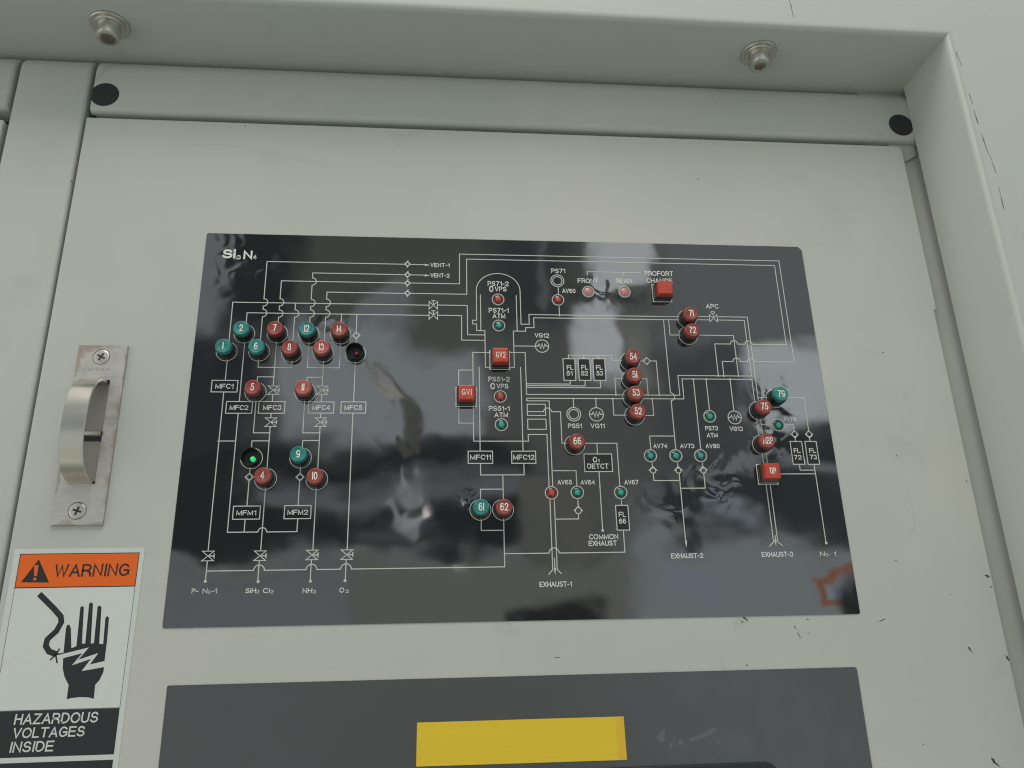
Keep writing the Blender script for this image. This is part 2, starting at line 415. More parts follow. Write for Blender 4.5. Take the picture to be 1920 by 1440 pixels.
# ------------------------------------------------------------------ mesh helpers
class MB:
    """collects faces (mm space) with material slots and links them as one mesh object"""
    def __init__(s):
        s.v = []; s.f = []; s.mi = []; s.sm = []; s.cur = 0
    def add(s, verts, faces, mi=None, smooth=False):
        o = len(s.v)
        s.v += [tuple(p) for p in verts]
        for f in faces:
            s.f.append([i + o for i in f]); s.mi.append(s.cur if mi is None else mi); s.sm.append(smooth)
    def poly(s, pts, d, mi=None, thick=0.0):
        n = len(pts)
        v = [(p[0], p[1], d) for p in pts]
        area2 = sum(pts[i][0] * pts[(i + 1) % n][1] - pts[(i + 1) % n][0] * pts[i][1] for i in range(n))
        f = list(range(n))
        if area2 > 0: f = f[::-1]
        s.add(v, [f], mi)
    def strip(s, pts, w, d, mi=None, closed=False):
        """flat mitred ribbon of width w along pts"""
        P = [Vector((p[0], p[1])) for p in pts]
        n = len(P)
        Lf = []; Rt = []
        for i in range(n):
            a = P[i - 1] if (i > 0 or closed) else None
            b = P[(i + 1) % n] if (i < n - 1 or closed) else None
            d1 = (P[i] - a).normalized() if a is not None and (P[i] - a).length > 1e-6 else None
            d2 = (b - P[i]).normalized() if b is not None and (b - P[i]).length > 1e-6 else None
            if d1 is None: d1 = d2
            if d2 is None: d2 = d1
            n1 = Vector((-d1.y, d1.x)); n2 = Vector((-d2.y, d2.x))
            mm = n1 + n2
            if mm.length < 1e-4: mm = n1
            mm.normalize()
            k = 1.0 / max(0.5, mm.dot(n1))
            o = mm * (w / 2 * k)
            Lf.append(P[i] + o); Rt.append(P[i] - o)
        v = [(p.x, p.y, d) for p in Lf] + [(p.x, p.y, d) for p in Rt]
        fs = []
        for i in range(n if closed else n - 1):
            j = (i + 1) % n
            fs.append([i, j, n + j, n + i])
        s.add(v, fs, mi)
    def disc(s, cx, cy, r, d, mi=None, seg=20):
        s.poly([(cx + r * math.cos(a), cy + r * math.sin(a)) for a in [2 * math.pi * k / seg for k in range(seg)]], d, mi)
    def ring(s, cx, cy, r, w, d, mi=None, seg=28):
        s.strip([(cx + r * math.cos(a), cy + r * math.sin(a)) for a in [2 * math.pi * k / seg for k in range(seg)]], w, d, mi, closed=True)
    def lathe(s, prof, mi=None, seg=32, smooth=True, c=(0, 0), axis='d'):
        """prof: (radius, height) pairs; axis 'd' = out of the wall, 'y' = downwards"""
        v = []; fs = []
        for (r, h) in prof:
            for k in range(seg):
                a = 2 * math.pi * k / seg
                if axis == 'd': v.append((c[0] + r * math.cos(a), c[1] + r * math.sin(a), h))
                else: v.append((c[0] + r * math.cos(a), h, c[1] + r * math.sin(a)))
        for i in range(len(prof) - 1):
            for k in range(seg):
                k2 = (k + 1) % seg
                fs.append([i * seg + k, (i + 1) * seg + k, (i + 1) * seg + k2, i * seg + k2])
        if prof[-1][0] > 1e-6: fs.append([(len(prof) - 1) * seg + k for k in range(seg)])
        s.add(v, fs, mi, smooth)
    def sqstack(s, prof, rc, mi=None, smooth=False, n=5):
        """rounded-square lathe: prof = (half size, height)"""
        v = []; fs = []; seg = 4 * n
        for (hs, h) in prof:
            r = min(rc, hs * 0.98)
            for q in range(4):
                cx = (hs - r) * (1 if q in (0, 3) else -1); cy = (hs - r) * (1 if q in (0, 1) else -1)
                for k in range(n):
                    a = math.pi / 2 * (q + k / (n - 1))
                    v.append((cx + r * math.cos(a), cy + r * math.sin(a), h))
        for i in range(len(prof) - 1):
            for k in range(seg):
                k2 = (k + 1) % seg
                fs.append([i * seg + k, (i + 1) * seg + k, (i + 1) * seg + k2, i * seg + k2])
        fs.append([(len(prof) - 1) * seg + k for k in range(seg)])
        s.add(v, fs, mi, smooth)
    def prism(s, pts, d0, d1, mi=None):
        """solid plate with outline pts between depths d0 (back) and d1 (front)"""
        n = len(pts)
        v = [(p[0], p[1], d0) for p in pts] + [(p[0], p[1], d1) for p in pts]
        fs = [list(range(n))[::-1], [n + i for i in range(n)]]
        for i in range(n):
            j = (i + 1) % n
            fs.append([i, j, n + j, n + i])
        s.add(v, fs, mi)
    def box(s, x0, x1, y0, y1, d0, d1, mi=None):
        s.prism([(x0, y0), (x1, y0), (x1, y1), (x0, y1)], d0, d1, mi)
    def build(s, name, mats, parent=None, origin=(0, 0, 0), recalc=True, bevel=0.0, local=False, autosmooth=None):
        me = bpy.data.meshes.new(name)
        o = Vector(origin)
        if local: pts = [(p[0] / 1000, -p[2] / 1000, -p[1] / 1000) for p in s.v]
        else:
            o = W(*origin)
            pts = [W(*p) - o for p in s.v]
        me.from_pydata(pts, [], s.f)
        mats = mats if isinstance(mats, (list, tuple)) else [mats]
        for q in mats: me.materials.append(q)
        me.polygons.foreach_set('material_index', s.mi)
        me.polygons.foreach_set('use_smooth', s.sm)
        if recalc or bevel:
            bm = bmesh.new(); bm.from_mesh(me)
            if recalc:
                bmesh.ops.remove_doubles(bm, verts=bm.verts, dist=1e-6)
                bmesh.ops.recalc_face_normals(bm, faces=bm.faces)
            if bevel:
                es = [e for e in bm.edges if len(e.link_faces) == 2 and e.calc_face_angle(0) > 0.6]
                res = bmesh.ops.bevel(bm, geom=es, offset=bevel / 1000, segments=3, affect='EDGES', profile=0.5)
                big = max(f.calc_area() for f in bm.faces)
                for f in bm.faces: f.smooth = f.calc_area() < 0.02 * big
            bm.to_mesh(me); bm.free()
        ob = bpy.data.objects.new(name, me)
        COL.objects.link(ob)
        if bevel or autosmooth:
            flags = [q.use_smooth for q in me.polygons]
            me.set_sharp_from_angle(angle=math.radians(autosmooth or 50))
            me.polygons.foreach_set('use_smooth', flags)
        if parent is not None:
            ob.parent = parent
            if not local: ob.location = o - parent.location
        else:
            ob.location = (0, 0, 0) if local else o
        return ob

def thing(name, label, cat, at, group=None):
    o = bpy.data.objects.new(name, None)
    COL.objects.link(o)
    o.empty_display_size = 0.01
    o.location = W(*at)
    tag(o, label, cat, group)
    return o
def tag(o, label, cat, group=None):
    o['label'] = label; o['category'] = cat
    if group: o['group'] = group

# ------------------------------------------------------------------ lettering
# a plain engineering sans, drawn as strokes: glyph = list of centre lines in a box one cap height tall
def el(cx, cy, rx, ry, a0, a1, n=14):
    return [(cx + rx * math.cos(math.radians(a0 + (a1 - a0) * k / n)), cy + ry * math.sin(math.radians(a0 + (a1 - a0) * k / n))) for k in range(n + 1)]
GLYPHS = {
 'A': [[(0, 0), (.33, 1), (.66, 0)], [(.12, .32), (.54, .32)]],
 'B': [[(0, 0), (0, 1), (.34, 1)] + el(.34, .76, .22, .24, 80, -80, 8) + [(.34, .52), (0, .52)], [(.32, .52)] + el(.34, .26, .27, .26, 85, -85, 8) + [(.32, 0), (0, 0)]],
 'C': [el(.33, .5, .33, .5, 42, 318, 22)], 'D': [[(0, 0), (0, 1), (.24, 1)] + el(.24, .5, .38, .5, 85, -85, 14) + [(.24, 0), (0, 0)]],
 'E': [[(.54, 1), (0, 1), (0, 0), (.56, 0)], [(0, .52), (.5, .52)]], 'F': [[(.54, 1), (0, 1), (0, 0)], [(0, .5), (.47, .5)]],
 'G': [el(.34, .5, .34, .5, 42, 325, 22) + [(.66, .18), (.66, .46), (.36, .46)]], 'H': [[(0, 0), (0, 1)], [(.58, 0), (.58, 1)], [(0, .52), (.58, .52)]],
 'I': [[(.05, 0), (.05, 1)]], 'L': [[(0, 1), (0, 0), (.5, 0)]], 'M': [[(0, 0), (0, 1), (.36, .08), (.72, 1), (.72, 0)]], 'N': [[(0, 0), (0, 1), (.58, 0), (.58, 1)]],
 'O': [el(.37, .5, .37, .5, 0, 352, 28)], 'P': [[(0, 0), (0, 1), (.3, 1)] + el(.3, .73, .26, .27, 80, -80, 10) + [(.3, .46), (0, .46)]],
 'R': [[(0, 0), (0, 1), (.3, 1)] + el(.3, .74, .26, .26, 80, -80, 10) + [(.3, .48), (0, .48)], [(.28, .48), (.56, .3), (.6, 0)]],
 'S': [el(.3, .745, .25, .255, 18, 250, 14) + el(.3, .26, .29, .26, 70, -162, 14)], 'T': [[(0, 1), (.6, 1)], [(.3, 1), (.3, 0)]],
 'U': [[(0, 1), (0, .32)] + el(.3, .3, .3, .3, 190, 350, 12) + [(.6, .32), (.6, 1)]], 'V': [[(0, 1), (.31, 0), (.62, 1)]], 'W': [[(0, 1), (.22, 0), (.44, .95), (.66, 0), (.88, 1)]],
 'X': [[(0, 1), (.6, 0)], [(.6, 1), (0, 0)]], 'Z': [[(0, 1), (.56, 1), (0, 0), (.58, 0)]], 'i': [[(0, 0), (0, .58)], [(0, .93), (0, 1)]], 'l': [[(0, 0), (0, 1)]],
 '0': [el(.28, .5, .28, .5, 0, 352, 26)], '1': [[(.0, .74), (.16, .8), (.26, 1), (.26, 0)]], '2': [el(.29, .7, .28, .3, 175, -32, 14) + [(.02, 0), (.58, 0)]],
 '3': [el(.28, .75, .25, .25, 165, -75, 12) + el(.28, .265, .29, .265, 75, -165, 12)], '4': [[(.44, 0), (.44, 1), (0, .3), (.6, .3)]],
 '5': [[(.53, 1), (.12, 1), (.06, .48)] + el(.28, .32, .3, .32, 125, -155, 14)], '6': [el(.31, .5, .3, .5, 52, 180, 12), el(.31, .3, .3, .3, 0, 352, 22)],
 '7': [[(0, 1), (.56, 1), (.34, .5), (.2, 0)]], '8': [el(.29, .755, .24, .245, -90, 262, 20), el(.29, .26, .28, .26, 90, 442, 20)],
 '9': [el(.3, .5, .3, .5, 232, 360, 12), el(.3, .7, .3, .3, 0, 352, 22)], '-': [[(0, .42), (.32, .42)]]}
def write(mb, txt, cx, cy, w, h, d, mi=None, stroke=0.15, shear=0.0, gap=0.24, narrow=0.62, plain_one=False):
    """txt filling the box w x h (mm) centred on cx, cy; w None keeps a condensed natural width"""
    x = 0.0; lines = []
    for ch in txt:
        g = GLYPHS['I' if (plain_one and ch == '1') else ch]
        for st in g: lines.append([(p[0] + x, p[1]) for p in st])
        x += max(p[0] for st in g for p in st) + gap
    tw = stroke * h
    nat = max(x - gap, 0.02)
    sy = h - tw
    sx = sy * narrow if w is None else (w - tw) / nat
    for k, st in enumerate(lines):
        pts = [(cx + (p[0] - nat / 2) * sx + (p[1] - .5) * sy * shear, cy - (p[1] - .5) * sy) for p in st]
        # square ends
        a, b_ = Vector(pts[0]), Vector(pts[1]); e = (a - b_).normalized() * tw * .5; pts[0] = tuple(a + e)
        a, b_ = Vector(pts[-1]), Vector(pts[-2]); e = (a - b_).normalized() * tw * .5; pts[-1] = tuple(a + e)
        mb.strip(pts, tw, d + 0.002 * (k % 7), mi)

# ------------------------------------------------------------------ layout tables (mm)
LINES = [["pl", [[39.54, 75.32], ["v", 39.54, 56.08], ["v", 39.54, 48.7], [39.54, 19.74], [127.22, 19.74]]], ["pl", [[131.38, 19.78], [141.8, 19.78]]], ["pl", [[68.92, 64.79],
["v", 68.92, 55.96], ["v", 68.92, 48.54], ["v", 68.92, 33.48], [68.92, 27.33], [127.36, 27.33]]], ["pl", [[131.5, 27.37], [141.88, 27.37]]], ["pl", [[49.5, 64.34], ["v", 49.5,
56.28], ["v", 49.5, 48.51], [49.5, 33.38], [127.48, 33.38]]], ["pl", [[131.6, 33.23], [163.28, 33.23], [163.28, 11.37], [382.46, 11.37], [382.46, 85.79], ["h", 353.36, 85.79],
["h", 343.51, 85.79], [333.83, 85.79], [333.83, 95.86]]], ["pl", [[78.58, 76.63], ["v", 78.58, 55.82], ["v", 78.58, 48.38], [78.58, 40.79], [127.62, 40.79]]], ["pl", [[131.72,
40.66], [167.97, 40.66], [167.97, 14.98], [378.85, 14.98], [378.85, 73.49], ["h", 353.17, 73.49], ["h", 343.31, 73.49], [330.18, 73.49], [330.18, 95.89]]], ["pl", [[20.59, 79.12],
[20.59, 48.89], [143.46, 48.89]]], ["pl", [[149.28, 48.67], [168.29, 48.67], [168.29, 69.2], [179.31, 69.2]]], ["pl", [[29.93, 66.44], [29.93, 56.06], [143.52, 56.06]]], ["pl",
[[149.32, 55.86], [164.5, 55.86], [164.5, 72.92], [179.26, 72.92]]], ["pl", [[59.31, 48.54], ["v", 59.31, 56.13], [59.31, 76.86]]], ["pl", [[88.42, 55.66], [88.42, 63.77]]], ["pl",
[[98.06, 55.88], [98.06, 68.03]]], ["pl", [[98.28, 73.13], [98.28, 76.39]]], ["pl", [[20.67, 86.89], [20.67, 101.17]]], ["box", 12.93, 101.28, 28.22, 108.73], ["pl", [[20.44,
108.9], [20.44, 203.66]]], ["pl", [[20.57, 209.62], [20.57, 220.8]]], ["pl", [[30.13, 74.72], [30.13, 114.8]]], ["box", 22.7, 114.8, 37.95, 122.23], ["pl", [[30.11, 122.4], [30.11,
193.56], ["h", 49.56, 193.56], [69.12, 193.56], [69.12, 186.21]]], ["pl", [[19.66, 139.49], [30.43, 139.49]]], ["pl", [[49.45, 74.11], [49.45, 104.42]]], ["pl", [[49.63, 110.61],
[49.63, 114.7]]], ["box", 41.81, 114.7, 57.26, 122.16], ["pl", [[49.5, 122.33], [49.5, 124.85]]], ["pl", [[49.51, 130.54], [49.51, 156.74]]], ["pl", [[39.45, 87.05], [39.45,
92.58], [59.66, 92.58], [59.66, 86.84]]], ["pl", [[49.87, 98.8], [39.69, 98.8], [39.69, 103.45]]], ["pl", [[39.95, 113.05], [39.95, 134.44], [49.89, 134.44]]], ["pl", [[49.94,
139.39], [39.59, 139.39], [39.59, 143.75]]], ["pl", [[39.71, 154.78], [39.71, 158.95]]], ["pl", [[39.81, 164.05], [39.81, 178.52]]], ["box", 32.29, 178.52, 47.49, 186.11], ["pl",
[[39.43, 186.1], [39.43, 193.61]]], ["pl", [[49.52, 166.96], [49.52, 204.02]]], ["pl", [[49.22, 210.0], [49.22, 221.43]]], ["pl", [[69.27, 74.94], [69.27, 92.55], [88.69, 92.55],
[88.69, 74.7]]], ["pl", [[78.85, 87.36], [78.85, 104.21]]], ["pl", [[78.88, 110.44], [78.88, 114.73]]], ["box", 71.3, 114.8, 86.48, 121.96], ["pl", [[78.94, 122.06], [78.94,
124.77]]], ["pl", [[78.94, 130.49], [78.94, 156.83]]], ["pl", [[79.13, 98.85], [69.42, 98.85], [69.42, 103.24]]], ["pl", [[68.91, 112.9], [68.91, 134.41], [79.07, 134.41]]], ["pl",
[[79.01, 139.16], [69.15, 139.16], [69.15, 145.41]]], ["pl", [[68.86, 154.21], [68.86, 159.06]]], ["pl", [[68.86, 164.19], [68.86, 178.42]]], ["box", 61.28, 178.42, 76.41, 186.06],
["pl", [[78.74, 167.11], [78.74, 204.08]]], ["pl", [[78.22, 209.79], [78.22, 221.61]]], ["pl", [[98.28, 87.16], [98.28, 114.7]]], ["box", 90.8, 114.7, 105.74, 121.89], ["pl",
[[98.13, 121.99], [98.13, 204.31]]], ["pl", [[97.79, 209.76], [97.79, 221.62]]], ["pl", [[20.59, 215.2], ["h", 49.43, 215.2], ["h", 78.57, 215.2], ["h", 97.92, 215.2], [188.88,
215.2], [188.88, 184.73]]], ["pl", [[189.02, 207.66], ["h", 218.24, 207.66], [260.56, 207.66], [260.56, 194.61]]], ["pl", [[175.52, 186.2], [175.52, 193.98], [188.95, 193.98]]],
["pl", [[175.33, 176.64], [175.33, 169.34], [189.0, 169.34]]], ["pl", [[188.93, 160.67], [188.93, 176.73]]], ["box", 168.09, 145.85, 182.91, 153.51], ["box", 194.58, 145.88,
209.32, 153.49], ["pl", [[175.52, 153.51], [175.52, 160.64], [201.93, 160.64], [201.93, 153.4]]], ["pl", [[175.42, 91.06], [175.42, 145.85]]], ["pl", [[201.7, 90.82], [201.7,
145.88]]], ["pl", [[184.58, 81.26], [171.53, 81.26], [171.53, 139.55], [205.17, 139.55], [205.17, 135.28], [216.81, 135.28], [216.81, 168.47]]], ["pl", [[171.25, 93.29], [162.57,
93.29], [162.57, 128.1], [171.44, 128.1]]], ["pl", [[193.78, 81.03], [204.96, 81.03], [204.96, 109.17], [270.58, 109.17]]], ["pl", [[233.0, 99.56], [233.0, 102.17], [205.09,
102.17]]], ["pl", [[242.56, 99.49], [242.56, 103.35], [205.05, 103.35]]], ["pl", [[252.48, 99.41], [252.48, 104.57], [205.01, 104.57]]], ["pl", [[270.39, 111.73], [205.02, 111.73],
[205.02, 113.45], [219.06, 113.45], [219.06, 168.48]]], ["box", 205.11, 115.66, 216.53, 122.99], ["pl", [[205.02, 120.54], ["h", 217.81, 120.54], [225.93, 120.54], [225.93,
140.82], [233.03, 140.82]]], ["box", 205.1, 125.41, 216.53, 131.96], ["dome", 188.52, 37.62, 14.35, 12.44], ["pl", [[174.18, 37.9], [174.18, 59.02], [171.54, 59.02], [171.54,
61.6], [174.14, 61.6], [174.14, 66.2], [179.38, 66.2], [179.38, 91.36], [184.74, 91.36]]], ["pl", [[202.88, 37.35], [202.88, 61.31], [208.19, 61.31], [208.19, 54.41], [312.4,
54.41]]], ["pl", [[193.88, 91.23], [197.76, 91.23], [197.76, 66.23], [205.76, 66.23], [205.76, 63.66], [211.25, 63.66], [211.25, 56.68], [312.17, 56.68]]], ["pl", [[176.82, 40.73],
[176.82, 66.2]]], ["pl", [[200.24, 40.75], [200.24, 66.24]]], ["pl", [[197.65, 76.56], [211.63, 76.56]]], ["circ", 215.97, 76.43, 4.3], ["w", 215.97, 76.43], ["circ", 227.94,
29.64, 4.35], ["circ", 227.94, 29.64, 3.05], ["pl", [[228.23, 34.52], [228.23, 39.57]]], ["pl", [[228.22, 47.66], [228.22, 54.73]]], ["pl", [[248.29, 25.08], [248.29, 22.56],
[285.03, 22.56]]], ["pl", [[272.9, 22.56], [272.9, 24.95]]], ["box", 229.11, 84.98, 236.74, 99.67], ["box", 238.92, 84.88, 246.44, 99.6], ["box", 248.45, 84.78, 256.11, 99.52],
["pl", [[232.74, 84.88], [232.74, 82.49], [260.74, 82.49], [260.74, 85.82], [272.3, 85.82]]], ["pl", [[242.38, 82.54], [242.38, 84.78]]], ["pl", [[252.26, 82.43], [252.26,
84.68]]], ["pl", [[277.53, 86.05], [281.39, 86.05]]], ["circ", 283.71, 86.01, 1.75], ["chk", 283.71, 86.01, "l"], ["pl", [[285.61, 85.97], [289.95, 85.97], [289.95, 109.16]]],
["pl", [[271.4, 98.0], [261.95, 98.0], [261.95, 109.18]]], ["pl", [[276.6, 98.12], [282.72, 98.12], [282.72, 109.2]]], ["pl", [[275.74, 109.2], [303.34, 109.2], [303.34, 95.82],
[352.31, 95.82]]], ["pl", [[275.54, 111.69], [305.8, 111.69], [305.8, 98.1], [352.22, 98.1], [352.22, 115.73]]], ["pl", [[259.68, 111.75], [259.68, 122.67], [271.28, 122.67]]],
["pl", [[276.4, 122.76], [285.19, 122.76], [285.19, 111.69]]], ["pl", [[234.42, 111.81], [234.42, 117.66]]], ["circ", 234.25, 122.14, 4.4], ["circ", 234.25, 122.14, 3.1], ["pl",
[[248.76, 111.74], [248.76, 117.6]]], ["circ", 248.61, 122.16, 4.4], ["w", 248.61, 122.16], ["pl", [[297.33, 56.51], ["v", 297.33, 110.26], [297.33, 145.29]]], ["pl", [[300.77,
56.45], [300.77, 67.59], [311.07, 67.59]]], ["pl", [[297.47, 136.24], [281.43, 136.24], [281.43, 144.94]]], ["pl", [[318.25, 67.43], [343.53, 67.43], [343.53, 95.78]]], ["pl",
[[319.63, 54.08], [328.71, 54.08]]], ["pl", [[334.16, 54.0], [354.64, 54.0], [354.64, 113.92]]], ["pl", [[318.31, 56.39], [328.46, 56.39]]], ["pl", [[334.09, 56.36], [352.24,
56.36], [352.24, 95.71]]], ["pl", [[313.31, 98.22], [313.31, 144.97]]], ["pl", [[321.71, 98.16], [321.71, 119.08]]], ["pl", [[337.66, 98.03], [337.66, 119.55]]], ["circ", 337.66,
123.92, 4.3], ["w", 337.66, 123.92], ["pl", [[281.65, 152.42], [281.65, 156.47]]], ["circ", 281.77, 158.25, 1.65], ["chk", 281.77, 158.25, "u"], ["pl", [[281.8, 159.99], [281.8,
164.53], [297.51, 164.53]]], ["pl", [[297.66, 152.45], [297.66, 156.51]]], ["circ", 297.77, 158.3, 1.65], ["chk", 297.77, 158.3, "u"], ["pl", [[298.04, 160.05], [298.04, 203.6]]],
["pl", [[313.47, 152.49], [313.47, 156.56]]], ["circ", 313.56, 158.35, 1.65], ["chk", 313.56, 158.35, "u"], ["pl", [[313.62, 160.11], [313.62, 169.4], [297.92, 169.4]]], ["pl",
[[355.04, 110.46], [365.0, 110.46]]], ["pl", [[372.17, 110.29], [385.27, 110.29], [385.27, 133.1]]], ["circ", 385.18, 134.86, 1.65], ["chk", 385.18, 134.86, "d"], ["pl", [[385.11,
136.63], [385.11, 139.72]]], ["box", 381.62, 139.72, 389.11, 154.58], ["box", 371.9, 139.72, 379.49, 154.55], ["pl", [[369.23, 128.52], [375.61, 128.52], [375.61, 133.11]]],
["circ", 375.62, 134.87, 1.65], ["chk", 375.62, 134.87, "d"], ["pl", [[375.59, 136.63], [375.59, 139.72]]], ["pl", [[354.8, 128.55], [362.53, 128.55]]], ["pl", [[375.84, 154.62],
[375.84, 158.3], [385.51, 158.3]]], ["pl", [[385.48, 154.71], [385.48, 203.65]]], ["pl", [[351.99, 121.1], [351.99, 138.74]]], ["pl", [[354.61, 121.09], [354.61, 138.74]]], ["pl",
[[352.66, 143.96], [352.66, 154.97]]], ["pl", [[355.26, 143.96], [355.26, 154.98]]], ["pl", [[359.88, 160.69], [385.48, 160.69]]], ["pl", [[352.53, 164.48], [352.53, 202.62],
[349.52, 205.38]]], ["pl", [[355.17, 164.49], [355.17, 202.65], [357.94, 205.09]]], ["pl", [[353.98, 198.79], [353.98, 203.28]]], ["pl", [[217.0, 174.98], [217.0, 217.17], [214.38,
220.12]]], ["pl", [[219.65, 175.0], [219.65, 217.21], [222.12, 219.69]]], ["pl", [[218.28, 210.43], [218.28, 218.41]]], ["pl", [[219.59, 158.16], [233.83, 158.16], [233.83,
167.9]]], ["pl", [[234.0, 175.42], [234.0, 180.92]]], ["circ", 233.93, 182.69, 1.85], ["chk", 233.93, 182.69, "u"], ["pl", [[233.91, 184.46], [233.91, 187.68], [219.4, 187.68]]],
["pl", [[238.03, 140.89], [260.29, 140.89], [260.29, 168.04]]], ["pl", [[247.72, 140.83], [247.72, 147.62]]], ["box", 239.23, 147.72, 256.46, 158.8], ["pl", [[247.99, 158.9],
[247.99, 194.71]]], ["pl", [[260.62, 175.59], [260.62, 179.5]]], ["box", 256.79, 179.7, 264.37, 194.62], ["dia", 129.3, 19.58, 1.9], ["dia", 129.43, 27.31, 1.9], ["dia", 129.54,
33.4, 1.9], ["dia", 129.67, 40.66, 1.9], ["dia", 98.17, 70.58, 2.4], ["dia", 39.73, 161.35, 2.4], ["dia", 68.91, 161.47, 2.4], ["hv", 146.37, 48.89], ["hv", 146.42, 56.03], ["vv",
49.69, 107.41], ["vv", 78.99, 107.23], ["vv", 49.6, 127.74], ["vv", 79.0, 127.67], ["vv", 20.62, 206.8], ["vv", 49.35, 207.02], ["vv", 78.39, 206.94], ["vv", 98.01, 207.04],
["apc", 331.32, 55.13], ["dot", 20.53, 220.8, 0.85], ["dot", 49.43, 221.43, 0.85], ["dot", 78.33, 221.61, 0.85], ["dot", 97.67, 221.62, 0.85], ["dot", 248.02, 194.71, 0.85],
["dot", 385.59, 203.65, 0.85], ["dot", 261.87, 109.18, 0.6], ["dot", 282.65, 109.2, 0.6], ["dot", 289.93, 109.16, 0.6], ["dot", 234.46, 111.81, 0.6], ["dot", 248.8, 111.74, 0.6],
["dot", 259.74, 111.75, 0.6], ["dot", 285.14, 111.69, 0.6], ["dot", 313.26, 98.22, 0.6], ["dot", 321.77, 98.16, 0.6], ["dot", 337.62, 98.03, 0.6], ["dot", 330.2, 95.89, 0.6],
["dot", 333.89, 95.86, 0.6], ["dot", 343.62, 95.78, 0.6], ["dot", 228.24, 54.73, 0.6], ["arr", 142.85, 19.93, "r"], ["arr", 142.92, 27.57, "r"], ["arr", 298.27, 204.23, "d"],
["arr", 353.74, 204.24, "d"], ["arr", 218.31, 219.17, "d"]]
